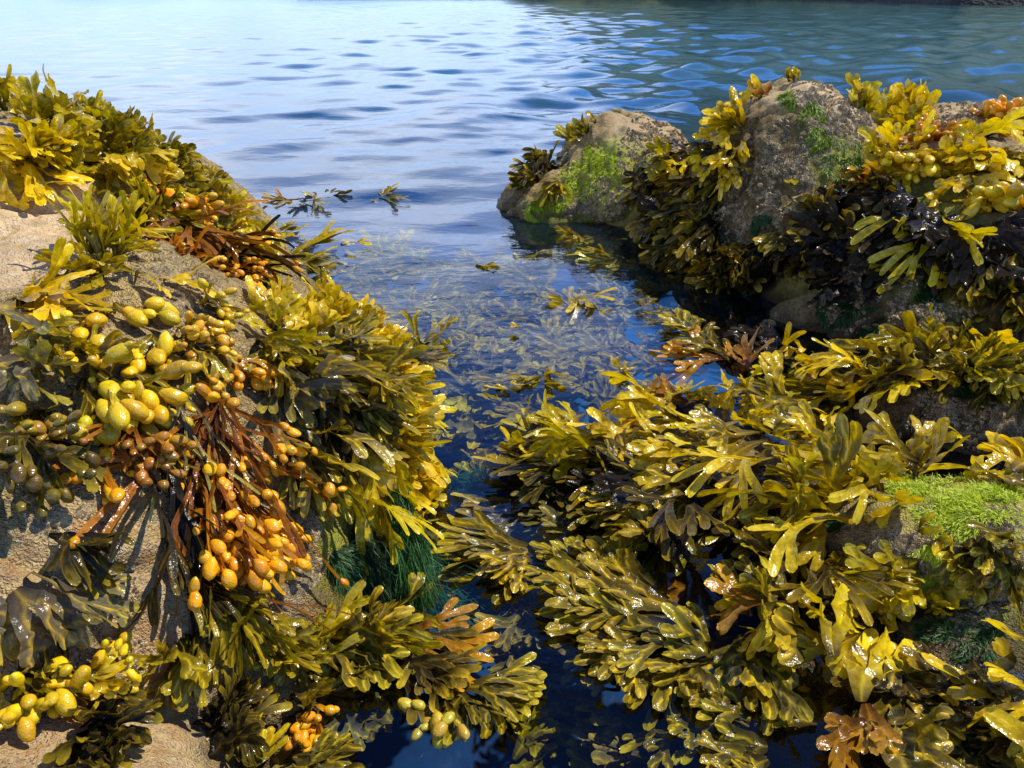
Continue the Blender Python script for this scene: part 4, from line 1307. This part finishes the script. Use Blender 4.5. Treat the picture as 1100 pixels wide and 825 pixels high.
plant('black wet base of the hand shaped weed', 'black', (1005, 235), (985, 310), 9, 15, G, lift=.4, spread=18)
plant('silver and black weed at the far right of the shaded face', 'black', (1075, 260), (1050, 320), 9, 15, G, lift=.4, spread=22, pals=['black', 'grey', 'dark'])
plant('brown weed at the right edge above the low rock', 'dark', (1098, 280), (1085, 370), 9, 16, G, lift=.4, spread=20, pals=['dark', 'drab'])
plant('few yellow specks on the shaded face below the green film', 'sunny', (862, 200), (868, 206), 2, 9, G, lift=.5, spread=40, gens=1)
plant('dull weed scraps at the foot of the shaded face', 'black', (905, 300), (890, 335), 7, 12, G, lift=.4, spread=30, gens=2)

# ---------------------------------------------------------------- green algae
def algae_material():
    m, nt, nd, lk = new_mat('green_algae')
    at = N(nt, 'ShaderNodeAttribute', attribute_name='tint')
    b = N(nt, 'ShaderNodeBsdfPrincipled')
    lk.new(at.outputs['Color'], b.inputs['Base Color'])
    b.inputs['Roughness'].default_value = 0.5
    tl = N(nt, 'ShaderNodeBsdfTranslucent')
    lk.new(at.outputs['Color'], tl.inputs['Color'])
    mx = N(nt, 'ShaderNodeMixShader')
    mx.inputs[0].default_value = 0.35
    lk.new(b.outputs[0], mx.inputs[1])
    lk.new(tl.outputs[0], mx.inputs[2])
    o = N(nt, 'ShaderNodeOutputMaterial')
    lk.new(mx.outputs[0], o.inputs[0])
    return m


ALG = algae_material()


def algae(label, spots, count, ln, wd, c0, c1, lift=.5, level=None):
    """short soft threads growing from the rock around each spot (px, py, radius px), lying down slope"""
    V, F, C = [], [], []
    for s in range(count):
        x, y, r = rng.choice(spots)
        a, q = rng.random() * 6.283, math.sqrt(rng.random())
        if level is None:
            p, n, dist = hit(x + r * q * math.cos(a), y + r * q * math.sin(a))
            if p.z < 0.001:
                continue
        else:
            p, n = on_level(x + r * q * math.cos(a), y + r * q * math.sin(a), level + rng.uniform(-.02, 0)), Vector((0, 0, 1))
        if noise.noise(p * 45) < -0.12:
            continue
        down = Vector((0, 0, -1)) - n * (-n.z)
        d = down * 1.2 + n * lift * rng.uniform(.3, 1.5) + Vector((rng.gauss(0, .5), rng.gauss(0, .5), rng.gauss(0, .3)))
        if level is not None:
            d = Vector((0.7, -0.35, 0)) + Vector((rng.gauss(0, .3), rng.gauss(0, .3), rng.gauss(0, .12)))
        d.normalize()
        L = ln * rng.uniform(.5, 1.3)
        sd_ = d.cross(n)
        if sd_.length < 1e-4:
            continue
        sd_ = sd_.normalized() * wd * rng.uniform(.6, 1.3)
        k = rng.random()
        c = lerp3(c0, c1, k)
        i = len(V)
        p1 = p + d * L * .5 + n * L * 0.10
        d2 = (d + Vector((rng.gauss(0, .3), rng.gauss(0, .3), -.35 if level is None else 0))).normalized()
        p2 = p1 + d2 * L * .5
        V += [p - sd_, p + sd_, p1 - sd_ * .8, p1 + sd_ * .8, p2]
        F += [(i, i + 1, i + 3, i + 2), (i + 2, i + 3, i + 4)]
        C += [(*lerp3((0, 0, 0), c, .45), 1)] * 2 + [(*c, 1)] * 2 + [(*lerp3(c, c1, .5), 1)]
    o = mesh_obj('green_algae', V, F, ALG, attrs={'tint': C})
    tag(o, label, 'algae', kind='stuff')


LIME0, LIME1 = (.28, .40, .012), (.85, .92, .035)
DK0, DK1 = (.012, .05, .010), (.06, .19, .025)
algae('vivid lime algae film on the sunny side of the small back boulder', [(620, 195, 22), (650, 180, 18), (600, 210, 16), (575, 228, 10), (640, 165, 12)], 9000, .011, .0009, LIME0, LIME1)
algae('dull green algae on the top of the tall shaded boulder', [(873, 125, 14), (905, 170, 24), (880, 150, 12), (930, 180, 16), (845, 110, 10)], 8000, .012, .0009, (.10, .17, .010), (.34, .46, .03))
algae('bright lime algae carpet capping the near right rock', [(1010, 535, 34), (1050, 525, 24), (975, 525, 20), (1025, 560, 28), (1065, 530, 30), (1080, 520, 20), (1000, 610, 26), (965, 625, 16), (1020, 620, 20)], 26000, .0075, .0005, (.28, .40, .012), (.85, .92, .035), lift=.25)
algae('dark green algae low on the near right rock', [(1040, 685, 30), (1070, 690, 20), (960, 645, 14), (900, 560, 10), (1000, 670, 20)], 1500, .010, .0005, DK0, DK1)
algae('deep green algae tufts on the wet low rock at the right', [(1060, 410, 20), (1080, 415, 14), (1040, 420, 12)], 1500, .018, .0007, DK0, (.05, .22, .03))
algae('emerald thread algae hanging into the water under the shoulder', [(430, 540, 10), (436, 560, 12), (432, 580, 14), (425, 600, 16), (395, 600, 22), (370, 605, 18), (410, 610, 18)], 5200, .024, .0004, (.008, .04, .008), (.045, .18, .025))
algae('dark green algae tuft at the foot of the left rock', [(400, 682, 24), (380, 690, 20), (420, 690, 18)], 2600, .026, .0006, DK0, (.07, .22, .02))
algae('teal sunken algae cloud beside the emerald threads', [(455, 620, 20), (475, 640, 22), (460, 600, 16), (490, 520, 10)], 3000, .045, .0006, (.02, .09, .05), (.05, .22, .12), level=-.015)
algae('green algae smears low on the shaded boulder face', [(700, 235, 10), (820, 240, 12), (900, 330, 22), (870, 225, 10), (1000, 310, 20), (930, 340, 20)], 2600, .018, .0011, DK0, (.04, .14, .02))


def barnacles(label, spots, count, size):
    """small limy cones crowding on the rock"""
    V, F, C = [], [], []
    for s in range(count):
        x, y, r = rng.choice(spots)
        a, q = rng.random() * 6.283, math.sqrt(rng.random())
        p, n, dist = hit(x + r * q * math.cos(a), y + r * q * math.sin(a))
        if p.z < 0.004 or noise.noise(p * 38) < -0.25:
            continue
        rad = size * rng.uniform(.45, 1.25)
        t1 = n.orthogonal().normalized()
        t2 = n.cross(t1)
        h = rad * rng.uniform(.45, .8)
        i = len(V)
        k = rng.uniform(.5, 1.25)
        c = (.52 * k, .41 * k, .22 * k, 1)
        m_ = 7
        for ring, (rr_, hh_) in enumerate(((1.0, -.15), (.45, 1.0), (.15, .55))):
            for j in range(m_):
                b_ = 6.283 * j / m_
                w_ = rr_ * rad * (1 + (.16 if j % 2 else -.08) * (ring == 0))
                V.append(p + (t1 * math.cos(b_) + t2 * math.sin(b_)) * w_ + n * h * hh_)
                C.append(c if ring < 2 else (.03, .025, .02, 1))
        for ring in range(2):
            for j in range(m_):
                a0, a1 = i + ring * m_ + j, i + ring * m_ + (j + 1) % m_
                F.append((a0, a1, a1 + m_, a0 + m_))
        F.append(tuple(i + 2 * m_ + j for j in range(m_)))
    o = mesh_obj('barnacles', V, F, SHELL, attrs={'tint': C}, smooth=False)
    tag(o, label, 'barnacles', kind='stuff')


def shell_material():
    m, nt, nd, lk = new_mat('barnacle_shell')
    at = N(nt, 'ShaderNodeAttribute', attribute_name='tint')
    g = N(nt, 'ShaderNodeNewGeometry')
    b = N(nt, 'ShaderNodeBsdfPrincipled')
    lk.new(mixc(nt, 1.0, at.outputs['Color'], ramp(nt, noise_n(nt, g.outputs['Position'], 60, 4, .6), [(.35, (.35, .32, .26)), (.65, (1.1, 1.05, 1))]), 'MULTIPLY'), b.inputs['Base Color'])
    b.inputs['Roughness'].default_value = 0.75
    o = N(nt, 'ShaderNodeOutputMaterial')
    lk.new(b.outputs[0], o.inputs[0])
    return m


SHELL = shell_material()
barnacles('tan barnacle crust on the lit stone right of the orange bladders', [(305, 520, 30), (310, 570, 34), (320, 610, 26), (300, 650, 26), (315, 470, 22)], 3400, .0019)
barnacles('barnacle crust on the rough stone at the lower left', [(95, 560, 40), (110, 640, 44), (80, 700, 40), (130, 720, 40), (60, 540, 36), (250, 770, 40)], 3000, .0014)
barnacles('sparse barnacles on the stone below the spiky tuft', [(190, 310, 34), (60, 320, 34), (170, 270, 30), (215, 320, 26)], 1500, .0019)
barnacles('sandy barnacle crust on the top and face of the small back boulder', [(700, 140, 26), (690, 170, 30), (650, 215, 26), (720, 150, 20), (620, 220, 18)], 2600, .0040)
barnacles('barnacle crust on the shaded face of the tall boulder', [(820, 200, 50), (840, 250, 50), (800, 240, 40), (920, 300, 60), (1000, 330, 50), (900, 240, 40), (860, 160, 40)], 5200, .0034)
barnacles('pale barnacle crust along the sunlit crest of the tall boulder', [(890, 112, 26), (910, 135, 24), (870, 98, 20), (945, 130, 26)], 2200, .0036)
barnacles('barnacles on the top of the pale boulder at the right edge', [(1035, 122, 26), (1060, 125, 22)], 900, .0042)
barnacles('barnacles covering the near right rock beside the lime algae', [(1060, 580, 40), (1010, 600, 40), (960, 600, 30), (1040, 640, 40), (1085, 620, 30)], 3200, .0019)
barnacles('barnacles on the low dark rock at the right', [(1050, 445, 40), (1000, 450, 30), (880, 420, 24), (1085, 450, 20)], 2200, .0023)


def thread_bundle(label, a, b, r0, r1, count, c0, c1):
    """a hanging skein of hair-fine green threads from A to B"""
    V, F, C = [], [], []
    ax = (b - a)
    for s in range(count):
        o0 = Vector((rng.gauss(0, 1), rng.gauss(0, 1), rng.gauss(0, .6))) * r0
        o1 = Vector((rng.gauss(0, 1), rng.gauss(0, 1), rng.gauss(0, .3))) * r1
        end = rng.uniform(.45, 1.1)
        wob = [Vector((rng.gauss(0, 1), rng.gauss(0, 1), 0)) * .0035 for _ in range(7)]
        wd = rng.uniform(.00012, .00032)
        c = lerp3(c0, c1, rng.random() ** 1.5)
        sd_ = Vector((rng.gauss(0, 1), rng.gauss(0, 1), rng.gauss(0, 1))).cross(ax).normalized() * wd
        i0 = len(V)
        for k in range(7):
            t = k / 6 * end
            p = a + ax * t + o0.lerp(o1, t) + wob[k] + Vector((0, 0, .010 * math.sin(t * 3.1)))
            V.extend([p - sd_, p + sd_])
            C.extend([(*c, 1)] * 2)
            if k:
                q = i0 + 2 * k
                F.append((q - 2, q - 1, q + 1, q))
    o = mesh_obj('green_algae', V, F, ALG, attrs={'tint': C})
    tag(o, label, 'algae', kind='stuff')


pt = lambda x, y, t: CAM + (FW * FPX + Vector((1, 0, 0)) * (x - 550) + UP * (412.5 - y)) * t
thread_bundle('bright emerald skein of thread algae hanging below the shoulder into the water', pt(425, 525, .00092), on_level(452, 645, -.004), .004, .009, 1300, (.008, .045, .008), (.08, .30, .035))
thread_bundle('deep green thread algae spread under the yellow tassel', pt(385, 575, .00090), on_level(420, 640, -.004), .009, .013, 900, (.005, .022, .005), (.025, .10, .015))
thread_bundle('sunken teal threads trailing from the emerald skein', on_level(455, 610, -.004), on_level(500, 655, -.05), .014, .028, 700, (.02, .12, .06), (.08, .30, .16))
print('STATS', stats)
